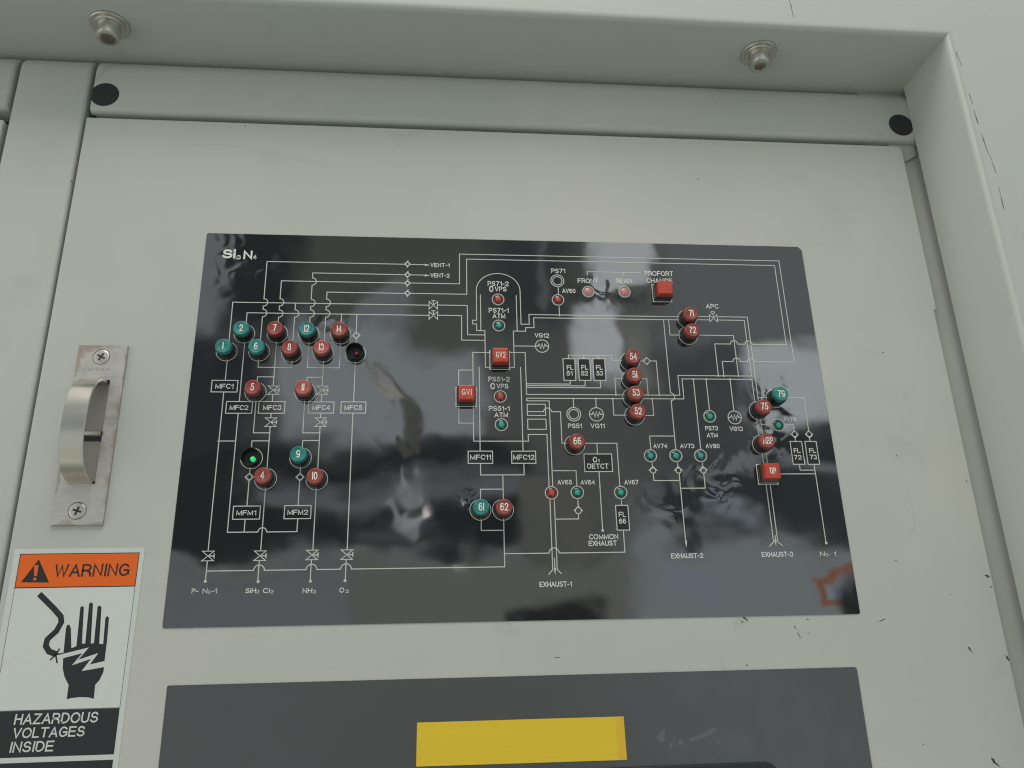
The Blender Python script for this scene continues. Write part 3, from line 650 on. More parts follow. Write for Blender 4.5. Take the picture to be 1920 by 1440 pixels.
TEXTS = [["Si", 15.26, 14.77, 8.33, 6.55, "b"], ["3", 21.47, 17.13, 2.67, 3.07, "b"], ["N", 27.17, 15.26, 5.69, 6.17, "b"], ["4", 31.64, 16.7, 2.18, 3.08, "b"], ["VENT-1", 150.52,
19.87, 12.57, 2.98, ""], ["VENT-2", 150.56, 27.4, 12.51, 2.95, ""], ["PS71-2", 188.59, 32.59, 13.87, 3.42, ""], ["0", 183.96, 36.47, 2.8, 4.44, ""], ["VPS", 190.15, 36.43, 7.71,
3.4, ""], ["PS71-1", 188.56, 51.76, 13.01, 3.41, ""], ["ATM", 188.65, 55.73, 8.31, 3.39, ""], ["PS51-2", 187.81, 99.19, 13.46, 3.21, ""], ["0", 183.79, 103.84, 2.85, 4.25, ""],
["VPS", 189.89, 103.8, 7.39, 3.19, ""], ["PS51-1", 187.6, 118.55, 12.96, 3.13, ""], ["ATM", 188.77, 122.64, 8.45, 3.11, ""], ["PS71", 228.8, 22.34, 9.5, 3.29, ""], ["AV60", 235.26,
36.91, 8.9, 3.11, ""], ["FRONT", 248.47, 29.26, 13.84, 3.39, ""], ["REAR", 272.79, 28.91, 10.88, 3.4, ""], ["PROFORT", 297.08, 22.84, 19.83, 3.6, ""], ["CHANGE", 297.09, 28.21,
17.94, 3.58, ""], ["VG12", 216.15, 69.01, 9.36, 3.09, ""], ["PS51", 234.61, 129.68, 8.73, 2.97, ""], ["VG11", 248.91, 129.65, 8.94, 2.98, ""], ["APC", 331.37, 46.39, 8.61, 3.36,
""], ["FL", 233.43, 90.85, 4.3, 3.13, ""], ["51", 232.88, 94.88, 3.95, 3.11, ""], ["FL", 242.87, 90.76, 4.32, 3.13, ""], ["52", 242.51, 94.8, 4.48, 3.12, ""], ["FL", 252.38, 90.68,
4.33, 3.14, ""], ["53", 252.34, 94.71, 4.32, 3.12, ""], ["PS73", 321.74, 131.08, 8.31, 2.91, ""], ["ATM", 321.69, 135.62, 7.08, 2.89, ""], ["VG13", 337.78, 131.41, 8.53, 2.92, ""],
["AV74", 287.7, 142.65, 8.99, 2.85, ""], ["AV73", 304.82, 142.66, 9.05, 2.86, ""], ["AV80", 321.16, 142.66, 9.1, 2.86, ""], ["AV65", 226.47, 165.3, 8.92, 2.83, ""], ["AV64",
240.65, 165.37, 8.87, 2.84, ""], ["AV67", 267.62, 165.49, 8.79, 2.85, ""], ["O", 245.93, 151.26, 2.66, 3.53, ""], ["2", 248.39, 151.84, 1.2, 1.68, ""], ["DETCT", 247.52, 155.36,
13.26, 3.18, ""], ["FL", 260.62, 185.16, 4.41, 3.06, ""], ["66", 260.49, 189.18, 4.4, 3.04, ""], ["MFC11", 175.62, 149.62, 12.63, 3.09, ""], ["MFC12", 202.06, 149.67, 13.09, 3.11,
""], ["MFC1", 20.56, 105.06, 10.7, 3.09, ""], ["MFC2", 30.31, 118.59, 10.95, 3.04, ""], ["MFC3", 49.85, 118.51, 10.88, 3.05, ""], ["MFC4", 79.03, 118.38, 10.68, 3.07, ""], ["MFC5",
98.27, 118.3, 10.76, 3.08, ""], ["MFM1", 39.81, 182.4, 11.12, 2.88, ""], ["MFM2", 68.93, 182.33, 11.71, 2.9, ""], ["COMMON", 248.38, 198.39, 17.56, 3.03, ""], ["EXHAUST", 247.56,
202.25, 17.02, 3.01, ""], ["EXHAUST-1", 218.37, 225.49, 19.06, 2.96, ""], ["EXHAUST-2", 298.16, 210.22, 19.53, 2.98, ""], ["EXHAUST-3", 353.92, 210.11, 19.62, 3.01, ""], ["N",
382.13, 210.12, 3.02, 2.87, ""], ["2-", 385.46, 210.77, 3.03, 1.91, ""], ["1", 390.1, 210.22, 1.21, 2.87, ""], ["P-", 15.55, 225.95, 3.75, 2.61, ""], ["N", 20.89, 226.04, 2.6,
2.61, ""], ["2", 23.26, 226.66, 1.45, 1.59, ""], ["-1", 26.1, 226.13, 2.75, 2.61, ""], ["SiH", 45.72, 226.31, 5.84, 2.71, ""], ["2", 49.71, 226.95, 1.61, 1.75, ""], ["Cl", 54.34,
226.45, 3.66, 2.71, ""], ["2", 57.46, 227.08, 1.61, 1.75, ""], ["NH", 77.0, 226.82, 5.32, 2.73, ""], ["3", 80.87, 227.48, 1.77, 1.85, ""], ["O", 96.11, 226.85, 2.68, 2.74, ""],
["2", 99.11, 227.49, 1.79, 1.76, ""], ["FL", 375.65, 145.64, 4.3, 2.99, ""], ["72", 375.51, 149.97, 4.88, 2.97, ""], ["FL", 385.78, 145.65, 4.39, 2.99, ""], ["73", 385.69, 149.88,
4.66, 2.97, ""], ["AV78", 373.82, 124.81, 8.5, 2.78, ""]]
ROUND_BUTTONS = [('1', 19.79, 82.28, 'g'), ('2', 29.49, 70.38, 'g'), ('6', 39.32, 82.22, 'g'), ('7', 49.55, 70.09, 'r'), ('8', 59.19, 82.69, 'r'), ('12', 68.84, 70.17, 'g'), ('13',
78.36, 82.46, 'r'), ('14', 88.58, 70.25, 'r'), ('5', 39.2, 108.67, 'r'), ('11', 68.87, 108.64, 'r'), ('9', 68.57, 149.85, 'g'), ('4', 49.16, 162.48, 'r'), ('10', 78.76, 162.91,
'r'), ('61', 175.18, 181.68, 'g'), ('62', 188.59, 181.78, 'r'), ('66', 233.85, 141.92, 'r'), ('54', 272.64, 86.53, 'r'), ('51', 272.57, 98.76, 'r'), ('53', 272.49, 110.79, 'r'),
('52', 272.91, 122.81, 'r'), ('71', 313.28, 55.95, 'r'), ('72', 312.97, 67.81, 'r'), ('79', 366.33, 110.94, 'g'), ('75', 354.2, 119.33, 'r'), ('MBP', 353.46, 141.73, 'r')]
SQUARE_BUTTONS = [('GV2', 188.5, 86.35, 'r'), ('GV1', 167.09, 111.08, 'r'), ('DP', 354.1, 160.85, 'r'), ('', 297.93, 37.44, 'r')]
SOCKETS = [('red', 98.15, 82.92), ('green', 40.15, 150.06)]
LAMPS = [('PS71-2', 188.3, 44.15, 'r'), ('PS71-1', 188.46, 62.66, 'g'), ('AV60', 227.73, 43.82, 'r'), ('PS51-2', 188.45, 110.85, 'r'), ('PS51-1', 188.7, 129.15, 'g'), ('FRONT',
248.21, 37.37, 'p'), ('REAR', 272.63, 37.17, 'p'), ('AV65', 218.12, 171.91, 'r'), ('AV64', 233.85, 171.74, 'g'), ('AV67', 260.53, 171.9, 'g'), ('AV74', 280.86, 148.99, 'g'),
('AV73', 296.93, 148.99, 'g'), ('AV80', 312.69, 149.01, 'g'), ('PS73', 321.35, 123.34, 'g'), ('AV78', 365.64, 129.12, 'g')]
CHIPS = [(331.9, -52.6, 2.34, 1.17, 0.0), (329.4, 246.9, 4.5, 1.29, 40.0), (327.6, 248.7, 1.93, 0.96, 80.0), (367.2, 248.0, 1.96, 0.65, 0.0), (358.8, 252.3, 2.91, 0.81, 70.0),
(360.4, 256.5, 4.52, 0.65, 65.0), (366.7, 255.8, 1.62, 0.65, 0.0), (327.2, 272.6, 1.58, 0.95, 40.0), (412.8, 249.5, 5.63, 0.99, -20.0), (484.8, 224.8, 3.8, 2.07, 30.0), (486.0,
231.5, 1.38, 1.38, 0.0), (464.3, 266.9, 3.67, 1.67, 60.0), (486.7, 272.8, 4.36, 2.01, 65.0), (464.9, 326.9, 3.84, 1.92, 70.0), (466.4, 328.9, 6.39, 0.96, 35.0), (428.4, 214.7,
1.02, 1.02, 0.0), (459.0, 235.5, 1.7, 0.68, 20.0), (17.3, -84.0, 1.42, 1.06, 80.0), (-89.1, -36.1, 1.99, 1.33, 60.0), (445.5, 78.1, 1.5, 1.12, 0.0), (425.0, 317.5, 0.95, 0.95,
0.0), (484.9, 165.7, 1.44, 1.08, 0.0), (441.4, 148.8, 1.43, 1.07, 0.0), (217.6, 265.9, 4.25, 0.46, 0.0)]
SCRATCHES = [[[-16.37, -67.1], [-2.5, -68.08], [11.59, -67.37], [29.53, -63.39], [47.45, -59.83], [76.22, -53.7]], [[443.7, 171.62], [445.26, 185.12], [443.98, 195.08], [437.51,
203.21], [430.44, 204.1]], [[358.94, 251.12], [361.39, 256.56], [360.08, 261.0]], [[466.63, 300.17], [465.63, 307.28]]]
EDGE_CRACKS = [[[390.97, -162.14], [391.56, -155.61], [391.88, -147.25]], [[505.37, -123.98], [505.84, -118.99], [506.98, -111.8]], [[506.94, -89.11], [507.56, -79.98]], [[507.34,
-75.64], [507.84, -64.51]], [[508.35, -56.9], [508.87, -49.36], [509.74, -40.24]], [[510.49, -40.27], [511.58, -25.96]], [[510.66, -15.83], [510.32, 0.85]]]
LABEL = {'outer': [[-83.78, 201.24], [-13.81, 202.09]], 'band': [[-81.25, 204.5], [-17.16, 205.04], [-16.83, 222.65], [-80.71, 221.88]], 'tri': [[-70.46, 207.32], [-77.84, 219.75],
[-63.1, 220.16]], 'ex': [[-72.34, 210.58], [-70.1, 210.61], [-70.01, 216.54], [-71.55, 216.51]], 'exd': [-70.87, 218.11], 'warn': [[-61.15, 213.4], [-21.18, 213.71], [-41.7,
210.29], [-40.72, 217.24]], 'field': [[-80.71, 221.88], [-17.0, 222.65], [-16.28, 285.2]], 'hand': [[-44.75, 280.63], [-44.83, 273.52], [-47.52, 269.38], [-49.06, 265.25], [-49.86,
257.79], [-50.54, 244.35], [-50.09, 242.83], [-49.1, 242.68], [-47.97, 244.57], [-46.18, 254.96], [-43.73, 253.93], [-44.64, 233.77], [-43.89, 233.01], [-42.79, 233.55], [-41.05,
252.65], [-39.36, 252.68], [-40.29, 231.87], [-39.39, 231.01], [-38.23, 231.9], [-36.49, 252.75], [-34.9, 252.61], [-35.61, 233.51], [-34.67, 232.83], [-33.52, 233.72], [-32.06,
253.01], [-30.0, 253.23], [-30.69, 239.46], [-29.87, 238.53], [-28.8, 239.49], [-28.19, 251.58], [-28.07, 262.45], [-27.9, 267.41], [-29.35, 271.48], [-31.26, 273.87], [-30.96,
280.77], [-33.97, 279.96], [-38.13, 279.76], [-42.21, 280.06]], 'bolt': [[-52.77, 258.39], [-37.13, 254.74], [-41.7, 260.89], [-31.91, 257.79], [-35.47, 263.52], [-26.83, 261.65],
[-27.73, 264.94], [-39.19, 266.72], [-35.21, 260.62], [-44.63, 263.71], [-40.09, 257.6], [-51.63, 260.4]], 'wire': [[-67.26, 226.19], [-58.37, 234.12], [-54.16, 238.32], [-53.37,
241.32], [-55.27, 245.94], [-59.25, 250.07], [-59.55, 253.41], [-57.42, 256.37], [-53.43, 257.87]], 'fray': [[[-53.43, 257.87], [-52.22, 254.91]], [[-53.43, 257.87], [-56.31,
260.79]], [[-53.9, 257.53], [-52.32, 262.37]], [[-53.43, 257.87], [-49.55, 257.63]]], 'box': [[-16.26, 285.36], [-15.52, 308.1]], 'box2': [-15.43, 310.65], 't1': [[-69.26, 289.39],
[-27.44, 290.07], [-50.14, 287.18], [-49.33, 292.43]], 't2': [[-68.94, 296.06], [-33.26, 296.45], [-51.53, 293.93], [-50.74, 298.97]], 't3': [[-69.35, 303.03], [-47.7, 302.95],
[-59.35, 300.56], [-58.51, 305.69]]}


# ================================================================== the cabinet
cab = thing('equipment_cabinet', 'pale grey painted steel cabinet frame with deep overhanging top ledge and right jamb', 'cabinet', (200, -140, 0))
# front frame: L-shaped bent sheet, ledge above and jamb to the right, with a rolled inner edge
LEDGE, JAMB, DEEP = -139.0, 502.0, 56.0
fr = MB()
def rolled(axis_from, axis_to, edge, horiz):
    R = 4.6; prof = [(0.0, 0.0)]
    prof += [(R - R * math.cos(a), DEEP - R + R * math.sin(a)) for a in [math.pi / 2 * k / 6 for k in range(7)]]
    return prof
prof = rolled(0, 0, 0, True)
outer = 190.0
# mitred sweep of the profile along: left end -> inner corner -> down
v = []; nP = len(prof) + 1
for st in range(3):
    for (o, d) in prof + [(outer, DEEP)]:
        if st == 0: v.append((-420.0, LEDGE - o, d))
        elif st == 1: v.append((JAMB + o, LEDGE - o, d))
        else: v.append((JAMB + o, 560.0, d))
fs = []
for st in range(2):
    for i in range(nP - 1):
        a = st * nP + i; b = (st + 1) * nP + i
        fs.append([a, b, b + 1, a + 1])
fr.add(v, fs, 0, True)
# inset flange round the opening, seen in the slot beside the door
fr.box(470.0, 516.0, -150.0, 560.0, -11.5, -8.0, 0)
fr.add([(484.0, -93.5, -6.0), (504.4, -93.5, -6.0), (504.4, -83.0, -6.0), (496.0, -78.0, -6.0), (484.0, -78.0, -6.0)], [[4, 3, 2, 1, 0]], 0)
# dark cavity behind the gaps
# sheet returns added behind the reveal to seal ledge and jamb against light
fr.add([(-420, LEDGE - .2, 0.2), (530, LEDGE - .2, 0.2), (530, LEDGE - .2, -17), (-420, LEDGE - .2, -17)], [[0, 1, 2, 3]], 0)
fr.add([(-420, LEDGE - outer, DEEP), (JAMB + outer, LEDGE - outer, DEEP), (JAMB + outer, 560, DEEP), (-420, LEDGE - outer, -17), (JAMB + outer, LEDGE - outer, -17), (JAMB + outer, 560, -17)], [[0, 3, 4, 1], [1, 4, 5, 2]], 0)
fr.add([(JAMB + outer, LEDGE - outer, -17.2), (-420, LEDGE - outer, -17.2), (-420, 560, -17.2), (JAMB + outer, 560, -17.2)], [[0, 1, 2, 3]], 0)
fr.add([(509.5, -150, 0.1), (509.5, 560, 0.1), (509.5, 560, -17), (509.5, -150, -17)], [[0, 1, 2, 3]], 0)
fr.add([(-420, -150, -17), (530, -150, -17), (530, 560, -17), (-420, 560, -17)], [[3, 2, 1, 0]], 1)
for q in EDGE_CRACKS:
    big = q[0][1] < -150
    for a_, b_ in zip(q[:-1], q[1:]):
        m_ = [a_[0] * .5 + b_[0] * .5 + rnd.uniform(-.25, .25), a_[1] * .5 + b_[1] * .5]
        fr.strip([a_, m_], rnd.uniform(.22, .5), DEEP + 0.05, 2); fr.strip([m_, b_], rnd.uniform(.3, .7), DEEP + 0.056, 2)
frame = fr.build('frame', [M['frame_paint'], M['gap'], M['chip']], cab, (200, -140, 0), recalc=False, autosmooth=40)

def plate(name, pts, d0, d1, m, parent, at, bev, extra=None, mats=None):
    b = MB(); b.prism(pts, d0, d1, 0)
    return b.build(name, mats or m, parent, at, bevel=bev)
def rect(x0, x1, y0, y1): return [(x0, y0), (x1, y0), (x1, y1), (x0, y1)]

def sheet(name, x0, x1, y1, rL, rR, nip, at):
    """folded sheet: top edge bent back to deepen the shade under the ledge, lower edge rolled, sides rounded"""
    R, RT, d1 = 4.2, 14.5, -0.4
    prof = [(-125.0 - RT * math.sin(a), d1 - RT + RT * math.cos(a)) for a in [math.radians(85 - 85 * k / 9) for k in range(9)]] + [(-125.0, d1)]
    prof += [(y1 - R, d1)] + [(y1 - R + R * math.sin(a), d1 - R + R * math.cos(a)) for a in [math.pi / 2 * k / 6 for k in range(1, 7)]] + [(y1, -16.0)]
    cols = []
    for (x, r, sgn) in ((x0, rL, 1), (x1, rR, -1)):
        c = [(x, -14.0)] + [(x + sgn * (r - r * math.cos(a)), -r + r * math.sin(a)) for a in [math.pi / 2 * k / 5 for k in range(6)]]
        cols += c if sgn == 1 else c[::-1]
    b = MB(); n = len(prof); v = []; f = []
    for k, (x, dd) in enumerate(cols):
        for (y, d) in prof:
            v.append((x + (nip if (k < 4 and y > y1 - 2.0) else 0), y, d + dd))
    for k in range(len(cols) - 1):
        for i in range(n - 1): f.append([k * n + i, (k + 1) * n + i, (k + 1) * n + i + 1, k * n + i + 1])
    b.add(v, f, 0, True)
    return b.build(name, M['paint'], cab, at, recalc=True, autosmooth=60)
sheet('stile', -136.6, -89.6, 560.0, 2.4, 2.4, 0, (-113, 0, 0))
hd = sheet('header_panel', -86.4, 508.0, -91.6, 1.0, 0.5, 2.4, (200, -110, 0))
sheet('header_panel', -420.0, -139.6, -91.6, 1.0, 2.4, 0, (-200, -110, 0))
for (cx, lim) in ((-78.0, None), (493.5, 505.0)):
    b = MB()
    pts = [(cx + 9.4 * math.cos(a), -105.4 + 9.4 * math.sin(a)) for a in [2 * math.pi * k / 40 for k in range(40)]]
    if cx < 0: pts = [(max(p[0], -86.2), p[1]) for p in pts]
    else: pts = [(min(p[0], lim), p[1]) for p in pts]
    b.prism(pts, -3.0, -0.25, 0)  # flat black disc stands for the unlit inside of an open hole
    ob = b.build('dark_hole', M['cutout'], None, (cx, -105.4, 0))
    ob.parent = hd; ob.location = W(cx, -105.4, 0) - W(200, -110, 0)

# ================================================================== the doors
dr = thing('cabinet_door', 'wide pale grey door with chipped paint, carrying the black diagram panel and pull handle', 'door', (200, 100, 0))
b = MB()
b.prism([(-87.4, -86.8), (488.0, -86.8), (490.6, -84.0), (490.6, 46.0), (488.6, 46.6), (488.6, 560), (-87.4, 560)], -14, -0.4, 0)
skin = b.build('door_skin', [M['paint'], M['chip'], M['scratch']], dr, (200, 100, 0), bevel=1.1)
# paint chips and scratches stay in the door's own mesh
b = MB()
for (x, y, l, w, a) in CHIPS:
    n = 9; a = math.radians(a); pts = []
    for k in range(n):
        t = 2 * math.pi * k / n; r = rnd.uniform(0.45, 1.1)
        px, py = l / 2 * math.cos(t) * r, w / 2 * math.sin(t) * r
        pts.append((x + px * math.cos(a) - py * math.sin(a), y + px * math.sin(a) + py * math.cos(a)))
    b.poly(pts, -0.36, 0)
    if l > 3:
        for _ in range(2):
            k = rnd.uniform(-1.2, 1.2)
            b.disc(x + math.cos(a) * l * k * .6 + rnd.uniform(-.5, .5), y + math.sin(a) * l * k * .6 + rnd.uniform(-.5, .5), rnd.uniform(.15, .35), -0.36, 0, 7)
def smooth_line(q, n=6):
    out = []
    for i in range(len(q) - 1):
        p0, p1, p2, p3 = [Vector(q[max(0, min(len(q) - 1, k))]) for k in (i - 1, i, i + 1, i + 2)]
        for k in range(n):
            u = k / n
            out.append(0.5 * (2 * p1 + (p2 - p0) * u + (2 * p0 - 5 * p1 + 4 * p2 - p3) * u * u + (3 * p1 - p0 - 3 * p2 + p3) * u ** 3))
    return [tuple(v_) for v_ in out] + [tuple(q[-1])]
for q in SCRATCHES: b.strip(smooth_line(q), 0.22, -0.37, 1)
def absorb(target, mb, offset_index, origin):
    """append the faces of mb to an existing object's mesh"""
    me = target.data
    bm = bmesh.new(); bm.from_mesh(me)
    o = W(*origin)
    vs = [bm.verts.new(W(*p) - o) for p in mb.v]
    for f, mi in zip(mb.f, mb.mi):
        try:
            nf = bm.faces.new([vs[i] for i in f]); nf.material_index = mi + offset_index
        except ValueError: pass
    bm.to_mesh(me); bm.free()
absorb(skin, b, 1, (200, 100, 0))

d2 = thing('cabinet_door', 'narrow slice of a second grey door at the left edge behind the stile gap', 'door', (-200, 100, 0))
plate('door_skin', rect(-420, -139.4, -82.5, 560), -14, -0.4, M['paint'], d2, (-200, 100, 0), 1.2)

# flush pull handle: a part of the door
HX, HY = -52.8, 134.2
b = MB()
px0, px1, py0, py1 = -67.0, -38.6, 79.8, 188.8
sx0, sx1, sy0, sy1 = -60.4, -46.0, 102.0, 165.4
T = 1.4
ring4 = [rect(px0, px1, py0, py1), rect(sx0, sx1, sy0, sy1)]
v = [(p[0], p[1], T) for p in ring4[0]] + [(p[0], p[1], T) for p in ring4[1]] + [(p[0], p[1], -0.35) for p in ring4[0]] + [(p[0], p[1], -0.35) for p in ring4[1]]
f = []
for k in range(4):
    j = (k + 1) % 4
    f += [[k, j, 4 + j, 4 + k], [8 + k, 8 + j, j, k], [4 + k, 4 + j, 12 + j, 12 + k]]
b.add(v, f, 0)
for k in range(9):   # worn stamped mark, too rubbed to read
    x = -59.0 + k * 1.35
    b.strip([(x, 96.3 - (k % 3) * .3), (x + (0.5 if k % 2 else 0.1), 94.6)], 0.32, T + 0.03, 1)
handle = b.build('flush_handle', [M['plate_steel'], M['stamp']], dr, (HX, HY, 0), recalc=False)
def sub(ob, par, at_parent, at):
    ob.parent = par; ob.location = W(*at) - W(*at_parent); return ob
hp = (HX, HY, 0)
b = MB()   # shallow cup behind the slot
b.add([(sx0, sy0, -0.3), (sx1, sy0, -0.3), (sx1, sy1, -0.3), (sx0, sy1, -0.3)], [[3, 2, 1, 0]], 0)
for (y0_, y1_) in ((102.2, 104.4), (163.4, 165.2)): b.poly(rect(sx0 + .2, sx1 - .2, y0_, y1_), -0.26, 1)  # ring openings, with the slot ends' shade painted as dark strips
b.poly(rect(sx0 + .1, sx0 + 1.6, 104.4, 163.4), -0.26, 1)  # shading beside the ring painted as a dark strip
sub(b.build('recess', [M['recess_steel'], M['dark_recess_and_shade']], None, hp, recalc=False), handle, hp, hp)
# pull ring: a bent flat strip standing out of the slot
b = MB()
xa, xb = -59.9, -47.0; ya, yb = 104.6, 164.0; N = 28; th = 1.5
path = []
for k in range(N + 1):
    a = math.pi * k / N
    path.append((0.5 * (ya + yb) - 0.5 * (yb - ya) * math.copysign(abs(math.cos(a)) ** 0.85, math.cos(a)), 0.2 + 22.5 * math.sin(a) ** 0.8))
v = []; f = []
for i, (y, d) in enumerate(path):
    p0 = path[max(0, i - 1)]; p1 = path[min(N, i + 1)]
    t = Vector((p1[0] - p0[0], p1[1] - p0[1])).normalized(); nrm = Vector((t.y, -t.x))
    e = 0.35
    o = [(xa + e, 0), (xa, -e), (xa, -th + e), (xa + e, -th), (xb - e, -th), (xb, -th + e), (xb, -e), (xb - e, 0)]
    for (x, q) in o: v.append((x, y - nrm.x * q * -1, d - nrm.y * q * -1))
for i in range(N):
    for k in range(8):
        f.append([i * 8 + k, i * 8 + (k + 1) % 8, (i + 1) * 8 + (k + 1) % 8, (i + 1) * 8 + k])
b.add(v, f, 0, True)
sub(b.build('pull_ring', M['ring_steel'], None, hp, autosmooth=35), handle, hp, hp)
b = MB()
seg = 12; v = []; f = []
for x in (-60.0, -46.4):
    for k in range(seg):
        a = 2 * math.pi * k / seg; v.append((x, 135.3 + 1.5 * math.cos(a), 1.2 + 1.5 * math.sin(a)))
for k in range(seg): f.append([k, (k + 1) % seg, seg + (k + 1) % seg, seg + k])
b.add(v, f, 0, True)
b.box(-60.2, -46.2, 136.9, 139.6, -0.28, -0.1, 1)
sub(b.build('hinge_pin', [M['bolt_steel'], M['dark_recess_and_shade']], None, hp, recalc=True), handle, hp, hp)
for (sx, sy, rot) in ((-53.1, 87.2, 0.5), (-53.4, 180.8, 0.3)):
    b = MB()
    b.lathe([(4.7, 1.35), (4.55, 1.62), (3.6, 1.75), (0.0, 1.8)], 0, 28, c=(sx, sy))
    for q in range(2):
        a = rot + q * math.pi / 2; c, s = math.cos(a), math.sin(a)
        w = 0.55; l = 2.5
        b.poly([(sx + c * x - s * y, sy + s * x + c * y) for x, y in ((-l, -w), (l, -w), (l, w), (-l, w))], 1.86 + 0.02 * q, 1)
    b.ring(sx, sy, 4.85, 0.3, 1.43, 1)
    sub(b.build('screw', [M['steel'], M['dark_recess_and_shade']], None, (sx, sy, 0), recalc=False), handle, hp, (sx, sy, 0))

# ================================================================== the black diagram panel
PW, PH = 400.0, 245.6
pan = thing('diagram_panel', 'glossy black gas flow diagram panel with white printed pipe lines and lettering', 'control panel', (200, 122.8, 0))
b = MB()
b.prism([(0.8, 0), (PW - 2.5, 0), (PW, 2.5), (PW, PH - .8), (PW - .8, PH), (.8, PH), (0, PH - .8), (0, .8)], -0.38, 0.0, 0)
b.build('face', M['film'], pan, (200, 122.8, 0), recalc=True)
ln = MB(); LW = 0.55; LD = 0.10
def arc(cx, cy, r, a0, a1, n=12):
    return [(cx + r * math.cos(a0 + (a1 - a0) * k / n), cy + r * math.sin(a0 + (a1 - a0) * k / n)) for k in range(n + 1)]
for i, l in enumerate(LINES):
    k = l[0]; d = LD + 0.0006 * (i % 60)
    if k == 'pl':
        pts = []
        src = l[1]
        for j, q in enumerate(src):
            if q[0] == 'v':
                prev = pts[-1]; up = prev[1] > q[2]
                r = 2.55
                a = arc(q[1], q[2], r, math.pi / 2, -math.pi / 2) if up else arc(q[1], q[2], r, -math.pi / 2, math.pi / 2)
                pts += a
            elif q[0] == 'h':
                prev = pts[-1]; lt = prev[0] < q[1]
                r = 3.0 if q[2] > 200 else 2.45
                a = arc(q[1], q[2], r, math.pi, 2 * math.pi) if lt else arc(q[1], q[2], r, 2 * math.pi, math.pi)
                pts += a
            else: pts.append(tuple(q))
        ln.strip(pts, LW, d)
    elif k == 'box':
        if l[4] - l[2] > 12 and l[3] - l[1] < 12 or 12 < l[3] - l[1] < 19 and l[1] > 170: ln.poly([(l[1], l[2]), (l[3], l[2]), (l[3], l[4]), (l[1], l[4])], 0.06, 1)
        ln.strip([(l[1], l[2]), (l[3], l[2]), (l[3], l[4]), (l[1], l[4])], LW, d, closed=True)
    elif k == 'dome': ln.strip([(l[1] + l[3] * math.cos(a), l[2] - l[4] * math.sin(a)) for a in [math.pi * t / 30 for t in range(31)]], LW, d)
    elif k == 'circ': ln.ring(l[1], l[2], l[3], LW, d)
    elif k == 'w':
        x, y = l[1], l[2]
        ln.strip([(x - 4.3, y), (x - 2.6, y), (x - 1.9, y - 1.5), (x - 0.9, y + 1.7), (x, y - 1.7), (x + 0.9, y + 1.7), (x + 1.9, y - 1.5), (x + 2.6, y), (x + 4.3, y)], 0.62, d)
    elif k == 'chk':
        x, y, dr_ = l[1], l[2], l[3]
        if dr_ == 'u': ln.strip([(x - 2.7, y + 0.2), (x, y - 2.6), (x + 2.7, y + 0.2)], LW, d)
        elif dr_ == 'd': ln.strip([(x - 2.7, y - 0.2), (x, y + 2.6), (x + 2.7, y - 0.2)], LW, d)
        else: ln.strip([(x + 0.4, y - 2.7), (x - 2.6, y), (x + 0.4, y + 2.7)], LW, d)
    elif k == 'dia':
        x, y, r = l[1], l[2], l[3]
        ln.strip([(x - r, y), (x, y - r), (x + r, y), (x, y + r)], LW, d, closed=True)
        ln.ring(x, y, r * 0.62, 0.5, d + .0003, seg=16)
        if r < 2: ln.strip([(x - .2, y - r), (x + .6, y - r - .9)], 0.5, d + .0003); ln.strip([(x + .2, y + r), (x - .4, y + r + .8)], 0.5, d + .0003)
    elif k == 'hv':
        x, y = l[1], l[2]; a = 2.7; h = 2.7
        ln.strip([(x - a, y - h), (x + a, y + h), (x + a, y - h), (x - a, y + h)], 0.66, d, closed=True)
        ln.strip([(x, y - .2), (x, y - 3.2)], 0.6, d + .0003); ln.strip([(x - 1.3, y - 3.3), (x + 1.3, y - 3.3)], 0.6, d + .0006)
    elif k == 'vv':
        x, y = l[1], l[2]; a = 3.3; h = 2.7
        ln.strip([(x - a, y - h), (x + a, y - h), (x - a, y + h), (x + a, y + h)], 0.66, d, closed=True)
        ln.strip([(x + .2, y), (x + 3.3, y)], 0.6, d + .0003); ln.strip([(x + 3.4, y - 1.4), (x + 3.4, y + 1.4)], 0.6, d + .0006)
    elif k == 'apc':
        x, y = l[1], l[2]; a = 2.6; h = 2.6
        ln.strip([(x - a, y - h), (x + a, y + h), (x + a, y - h), (x - a, y + h)], 0.66, d, closed=True)
        ln.strip([(x, y), (x, y - 3.4)], 0.5, d + .0003)
        ln.strip([(x + 1.3 * math.cos(t), y - 4.2 + .8 * math.sin(t)) for t in [2 * math.pi * q / 14 for q in range(14)]], 0.5, d + .0006, closed=True)
    elif k == 'dot': ln.disc(l[1], l[2], l[3], d, seg=14)
    elif k == 'arr':
        x, y = l[1], l[2]
        if l[3] == 'r': ln.poly([(x - 2.2, y - .8), (x + 1.2, y), (x - 2.2, y + .8)], d)
        else: ln.poly([(x - .7, y - 3.0), (x + .7, y - 3.0), (x, y + 1.2)], d)
ln.build('printed_lines', [M['line_ink'], M['black_ink']], pan, (200, 122.8, 0), recalc=False)
tx = MB()
for (s, x, y, w, h, k) in TEXTS:
    write(tx, s, x, y, w, h, 0.11, 0, stroke=0.21 if k else 0.15)
# printed white circles and squares round the buttons belong to the print too
for (n_, x, y, c) in ROUND_BUTTONS: tx.ring(x, y, 6.3, 0.34, 0.09, 0, 40)
tx.build('lettering', M['white_ink'], pan, (200, 122.8, 0), recalc=False)

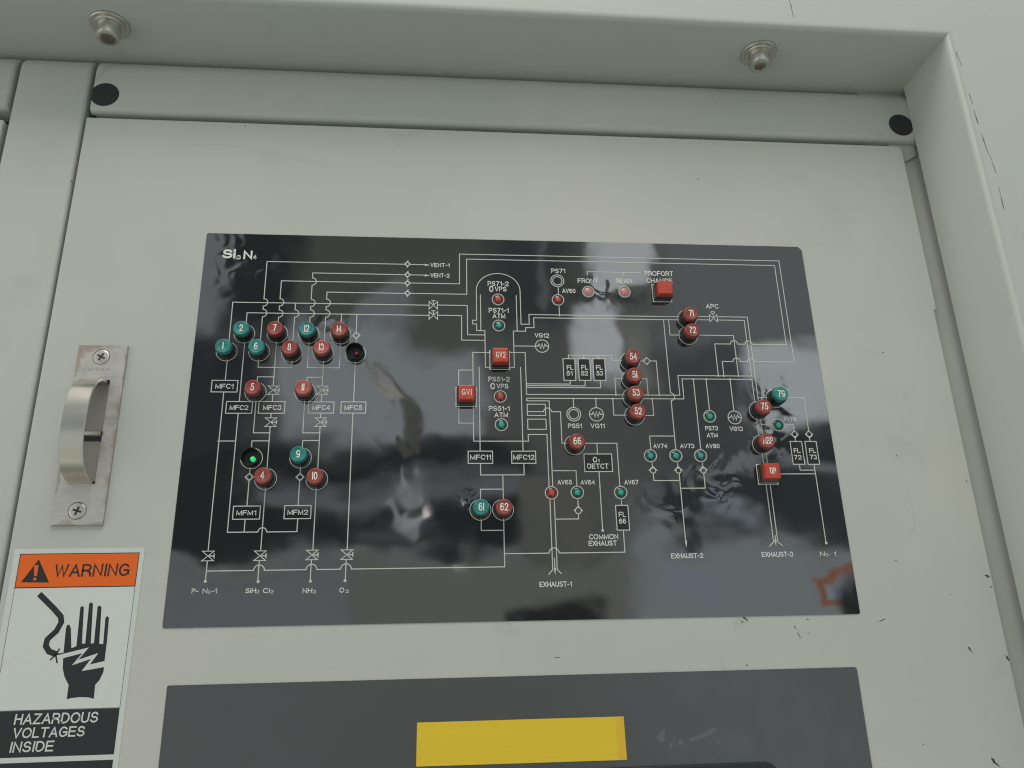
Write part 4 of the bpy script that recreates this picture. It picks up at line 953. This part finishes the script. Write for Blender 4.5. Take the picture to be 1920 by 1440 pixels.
# ================================================================== buttons and lamps
protos = {}
def copy_tree(src, at):
    r = src.copy(); COL.objects.link(r); r.location = W(*at)
    for ch in src.children:
        c = ch.copy(); COL.objects.link(c); c.parent = r
    return r
def proto_button(c):
    t = thing('push_button', 'x', 'button', (0, 0, 0))
    b = MB(); b.lathe([(5.5, 0.0), (5.45, 6.0), (5.2, 6.5), (4.7, 6.6)], 0, 36); b.build('sleeve', M['sleeve'], t, local=True, autosmooth=40)
    b = MB(); b.lathe([(4.95, 6.4), (4.85, 8.6), (4.7, 9.15), (4.35, 9.46), (4.1, 9.5), (3.8, 9.36), (0.0, 9.34)], 0, 36)
    b.build('cap', M['cap_' + c], t, local=True, autosmooth=50)
    return t
def add_number(t, n, d, h, wf=None):
    b = MB(); write(b, n, 0, 0, wf, h, d, 0, stroke=0.13 if len(n) < 3 else 0.10, gap=0.3, narrow=0.7, plain_one=True)
    b.build('number', M['pale_number'], t, local=True, recalc=False)
WHERE = {'1': 'outermost of the left cluster, above the MFC1 box', '2': 'upper left of the left cluster', '6': 'between buttons 1 and 8', '7': 'between buttons 2 and 12',
 '8': 'between buttons 6 and 13', '12': 'between buttons 7 and 14', '13': 'between button 8 and the empty socket', '14': 'right of green button 12', '5': 'above the MFC2 box', '11': 'above the MFC4 box',
 '9': 'directly above button 10', '4': 'below the green-lit empty socket', '10': 'below green button 9', '61': 'left of red button 62', '62': 'right of green button 61', '66': 'above the DETCT box',
 '54': 'topmost of the column of four', '51': 'second in the column of four', '53': 'third in the column of four', '52': 'lowest of the column of four', '71': 'above button 72 near the APC valve', '72': 'below button 71 near the APC valve',
 '79': 'standing in puckered film at the right', '75': 'left of green button 79', 'MBP': 'above the square DP button'}
for (n, x, y, c) in ROUND_BUTTONS:
    cc = 'p' if n in ('13', '11') else c
    if cc not in protos:
        protos[cc] = proto_button(cc); t = protos[cc]; t.location = W(x, y, 0)
    else: t = None
    if t is None:
        src = protos[cc]
        t = src.copy(); COL.objects.link(t); t.location = W(x, y, 0)
        for ch in src.children:
            if ch.name.startswith('number'): continue
            q = ch.copy(); COL.objects.link(q); q.parent = t
    word = {'r': 'red', 'g': 'green', 'p': 'lit pinkish red'}[cc]
    tag(t, '%s round push button marked %s, %s' % (word, n, WHERE[n]), 'button', 'round push buttons on the diagram panel')
    add_number(t, n, 9.55, 4.6, None if len(n) < 3 else 6.4)

for (kind, x, y) in SOCKETS:
    lab = 'empty black button socket without its cap, dull red inside, right of buttons 13 and 14' if kind == 'red' else 'empty black button socket with a glowing green lamp inside, above button 4'
    t = thing('button_socket', lab, 'socket', (x, y, 0), 'button sockets missing their caps')
    b = MB()
    b.lathe([(5.6, 0.0), (5.6, 5.2), (5.35, 5.5), (5.05, 5.5), (4.85, 5.2), (4.7, 0.4), (0.0, 0.35)], 0, 36)
    b.ring(0, 0, 6.3, 0.42, 0.09, 1, 40)
    b.build('sleeve', [M['socket'], M['white_ink']], t, local=True, recalc=False, autosmooth=40)
    b = MB(); ox, oy = (1.0, 1.1) if kind == 'red' else (1.2, 0.9)
    b.lathe([(1.5, 0.4), (1.5, 2.4), (1.2, 3.1), (0.6, 3.5), (0.0, 3.6)], 0, 20, c=(ox, oy))
    b.build('lamp_bulb', M['led_r'] if kind == 'red' else M['led_g'], t, local=True)

SQW = {'GV2': 'square red push button marked GV2 between the two chambers of the diagram', 'GV1': 'square red push button marked GV1 beside the tall chamber outline',
       'DP': 'square red push button marked DP, lowest button on the right side', '': 'square red push button with no marking under the PROFORT CHANGE lettering'}
sqp = None
for (n, x, y, c) in SQUARE_BUTTONS:
    if sqp is None:
        t = thing('square_push_button', 'x', 'button', (x, y, 0))
        b = MB()
        b.sqstack([(5.75, 0.0), (5.75, 4.6), (5.4, 5.0), (4.95, 5.05)], 0.7, 0)
        b.strip([(-6.3, -6.3), (6.3, -6.3), (6.3, 6.3), (-6.3, 6.3)], 0.5, 0.09, 1, closed=True)
        b.build('sleeve', [M['sleeve'], M['white_ink']], t, local=True, recalc=False)
        b = MB(); b.sqstack([(5.0, 4.9), (4.85, 8.7), (4.6, 9.25), (4.1, 9.5)], 0.9, 0); b.build('cap', M['cap_sq'], t, local=True, recalc=False)
        sqp = t
    else:
        t = sqp.copy(); COL.objects.link(t); t.location = W(x, y, 0)
        for ch in sqp.children:
            if ch.name.startswith('number'): continue
            q = ch.copy(); COL.objects.link(q); q.parent = t
    tag(t, SQW[n], 'button', 'square push buttons on the diagram panel')
    if n: add_number(t, n, 9.55, 4.0, 2.0 * len(n))

LW_ = {'r': 'red', 'g': 'green', 'p': 'pinkish'}
LAT = {'PS71-2': 'in the upper chamber under the PS71-2 lettering', 'PS71-1': 'in the upper chamber under the PS71-1 ATM lettering', 'AV60': 'below the PS71 double circle, marked AV60',
 'PS51-2': 'in the tall lower chamber under the PS51-2 lettering', 'PS51-1': 'in the tall lower chamber under the PS51-1 ATM lettering', 'FRONT': 'under the FRONT lettering', 'REAR': 'under the REAR lettering',
 'AV65': 'marked AV65 on the double exhaust pipe', 'AV64': 'marked AV64, right of the red AV65 lamp', 'AV67': 'marked AV67 above the FL 66 box', 'AV74': 'marked AV74, leftmost of three in a row', 'AV73': 'marked AV73, middle of three in a row',
 'AV80': 'marked AV80, rightmost of three in a row', 'PS73': 'above the PS73 ATM lettering', 'AV78': 'marked AV78 in puckered film below button 79'}
lp = {}
for (n, x, y, c) in LAMPS:
    if c not in lp:
        t = thing('indicator_lamp', 'x', 'lamp', (x, y, 0))
        b = MB(); b.lathe([(4.15, 0.0), (4.15, 0.5), (4.0, 0.75), (3.6, 0.78), (3.45, 0.5), (3.4, 0.05)], 0, 32); b.build('bezel', M['ring'], t, local=True, recalc=False, autosmooth=40)
        b = MB(); b.lathe([(3.4, 0.12), (3.1, 0.45), (2.5, 0.8), (1.9, 0.98), (1.5, 1.0)], 0, 32); b.build('lens', M['lens_' + c], t, local=True)
        b = MB(); b.lathe([(1.75, 0.96), (1.5, 1.2), (0.95, 1.38), (0.0, 1.44)], 0, 9, smooth=False); b.build('core', M['core_' + c], t, local=True)
        lp[c] = t
    else:
        t = copy_tree(lp[c], (x, y, 0))
    tag(t, 'small %s round indicator lamp %s' % (LW_[c], LAT[n]), 'lamp', 'small indicator lamps on the diagram panel')

# ================================================================== lower control panel
lo = thing('control_panel', 'plain dark grey panel below the diagram, with glue residue and a rounded black bezel', 'control panel', (200, 400, 0))
fb = MB(); fb.prism([(6.6, 275.2), (391.6, 275.2), (392.6, 276.4), (392.6, 540), (6.0, 540), (6.0, 275.8)], -0.38, 0.0, 0)
lface = fb.build('face', [M['satin'], M['residue']], lo, (200, 400, 0))
b = MB(); r = 9.0; x0, x1, y0 = 61.0, 339.0, 323.3
pts = [(x0 + r - r * math.cos(a), y0 + r - r * math.sin(a)) for a in [math.pi / 2 * k / 8 for k in range(9)]] + [(x1 - r + r * math.sin(a), y0 + r - r * math.cos(a)) for a in [math.pi / 2 * k / 8 for k in range(9)]] + [(x1, 530), (x0, 530)]
b.prism(pts, 0.002, 1.6, 0)
b.build('display_bezel', M['bezel_black'], lo, (200, 400, 0), bevel=0.8)
b = MB()
for q in ([(270.6, 309.3), (275.8, 304.6), (276.4, 306.0), (275.4, 309.0), (276.2, 311.0), (274.2, 311.6)], [(289.0, 310.6), (297.8, 307.6), (304.2, 305.0), (306.2, 306.2), (303.0, 308.2), (296.0, 310.8), (290.5, 311.6)],
          [(283.0, 311.0), (284.6, 310.2), (286.6, 311.2), (285.0, 313.2), (283.6, 313.6)], [(277.6, 312.4), (279.2, 312.2), (279.4, 314.4), (278.2, 315.0)], [(304.2, 311.6), (305.8, 310.6), (306.4, 312.4), (304.8, 313.2)],
          [(280.0, 310.8), (281.4, 310.2), (281.8, 311.4), (280.6, 311.8)], [(371.0, 300.5), (371.6, 300.3), (371.8, 301.2), (371.2, 301.5)]):
    n = 3; pts = []
    for i in range(len(q)):
        a, c = Vector(q[i]), Vector(q[(i + 1) % len(q)])
        for k in range(n):
            p = a.lerp(c, k / n); pts.append((p.x + rnd.uniform(-.22, .22), p.y + rnd.uniform(-.22, .22)))
    b.poly(pts, 0.05, 0)
absorb(lface, b, 1, (200, 400, 0))

yl = MB()
yl.prism([(139.4, 297.5), (253.3, 297.7), (253.6, 319.7), (139.2, 319.2)], 0.004, 0.25, 0)
yl.poly([(248.6, 297.9), (253.1, 297.95), (253.4, 319.5), (248.9, 319.4)], 0.28, 1)
o = yl.build('yellow_tape', [M['yellow'], M['yellow_deep']], None, (196, 308, 0), recalc=False)
tag(o, 'blank yellow tape strip stuck on the dark grey lower panel', 'tape')

# ================================================================== warning label
Lb = LABEL
wl = thing('warning_label', 'white, orange and black hazardous voltage warning label with a struck hand under the pull handle', 'label', (-50, 260, 0))
lx0, lx1, ly0 = -84.0, -14.4, 201.6
b = MB(); b.prism([(lx0, ly0), (lx1 - .5, ly0), (lx1, ly0 + .5), (lx1, 420), (lx0, 420)], -0.395, -0.2, 0); b.build('backing', M['lab_rim'], wl, (-50, 260, 0))
bx0 = Lb['band'][0][0]; bx1 = Lb['band'][1][0]; by0 = Lb['band'][0][1]; by1 = Lb['band'][2][1]
bx0 = -80.6
b = MB(); b.poly(rect(bx0, bx1, by0, by1), -0.16, 0); b.strip(rect(bx0, bx1, by0, by1), 0.4, -0.14, 1, closed=True)
b.poly(Lb['tri'], -0.13, 1); b.poly(Lb['ex'], -0.11, 0); b.disc(*Lb['exd'], 0.85, -0.11, 0)
q = Lb['warn']; write(b, 'WARNING', (q[0][0] + q[1][0]) / 2, (q[2][1] + q[3][1]) / 2, q[1][0] - q[0][0], q[3][1] - q[2][1], -0.13, 1, stroke=0.15, shear=0.03)
b.build('warning_band', [M['lab_orange'], M['lab_black']], wl, (-50, 260, 0), recalc=False)
fy1 = Lb['box'][0][1]
b = MB(); b.poly(rect(bx0, bx1, by1 + .25, fy1), -0.17, 0); b.strip(rect(bx0, bx1, by1 + .25, fy1 + 0.2), 0.22, -0.15, 1, closed=True)
b.poly(Lb['hand'], -0.14, 1); b.poly(Lb['bolt'], -0.12, 0)
b.strip(Lb['wire'], 3.0, -0.13, 1)
for q in Lb['fray']: b.strip(q, 0.8, -0.125, 1)
b.build('hand_symbol', [M['lab_white'], M['lab_black']], wl, (-50, 260, 0), recalc=False)
b = MB(); ty1 = Lb['box'][1][1]; b.poly(rect(bx0, bx1, fy1 + .4, ty1), -0.16, 0)
for k, s in (('t1', 'HAZARDOUS'), ('t2', 'VOLTAGES'), ('t3', 'INSIDE')):
    q = Lb[k]; write(b, s, (q[0][0] + q[1][0]) / 2, (q[2][1] + q[3][1]) / 2, q[1][0] - q[0][0], q[3][1] - q[2][1], -0.13, 1, stroke=0.15, shear=0.06)
b.poly(rect(bx0, bx1, Lb['box2'][1], 415), -0.16, 0)
b.build('hazard_text', [M['lab_black'], M['lab_white']], wl, (-50, 260, 0), recalc=False)

# ================================================================== bolts under the ledge
BOLTS = [(-68.6, 28.5, 'left'), (375.6, 30.0, 'right')]
bp = None
for (x, d, side) in BOLTS:
    lab = 'socket head bolt with washer under the top ledge, above the %s hole plug' % side if side == 'left' else 'socket head bolt with washer under the top ledge, near the right jamb corner'
    if bp is None:
        t = thing('ledge_bolt', lab, 'bolt', (x, LEDGE, d), 'bolts under the top ledge')
        b = MB(); b.lathe([(12.4, 0.02), (12.4, 1.2), (12.0, 1.6), (9.6, 1.7), (9.3, 2.6), (7.8, 2.8)], 0, 40, axis='y'); b.build('washer', M['bolt_steel'], t, local=True, autosmooth=35)
        b = MB(); b.lathe([(7.4, 1.7), (7.5, 10.6), (7.2, 11.5), (6.6, 11.9), (4.9, 11.95)], 0, 36, axis='y')
        # ring between the round head and the hexagon, then the socket
        hexo = [(4.4 * math.cos(math.pi / 3 * k), 4.4 * math.sin(math.pi / 3 * k)) for k in range(6)]
        v = [(p[0], 11.96, p[1]) for p in hexo] + [(p[0], 7.0, p[1]) for p in hexo]
        f = [[k, (k + 1) % 6, 6 + (k + 1) % 6, 6 + k] for k in range(6)] + [[6 + k for k in range(6)]]
        b.f = b.f[:-1]; b.mi = b.mi[:-1]; b.sm = b.sm[:-1]
        b.add(v, f, 1)
        o36 = [(4.9 * math.cos(2 * math.pi * k / 36), 11.955, 4.9 * math.sin(2 * math.pi * k / 36)) for k in range(36)]
        hx = [(p[0], 11.955, p[1]) for p in hexo]
        vv_ = o36 + hx; ff = []
        for k in range(36):
            h0 = (k // 6) % 6
            ff.append([k, (k + 1) % 36, 36 + h0])
            if (k + 1) % 6 == 0: ff.append([(k + 1) % 36, 36 + (h0 + 1) % 6, 36 + h0])
        b.add(vv_, ff, 0)
        b.build('head', [M['bolt_steel'], M['steel']], t, local=True, recalc=False, autosmooth=35)
        bp = t
    else:
        t = copy_tree(bp, (x, LEDGE, d))
        tag(t, lab, 'bolt', 'bolts under the top ledge')
        t.rotation_euler = (0, 0, 0)

S.render.film_transparent = False
S.cycles.max_bounces = 8
S.cycles.filter_width = 1.15
S.cycles.use_denoising = True
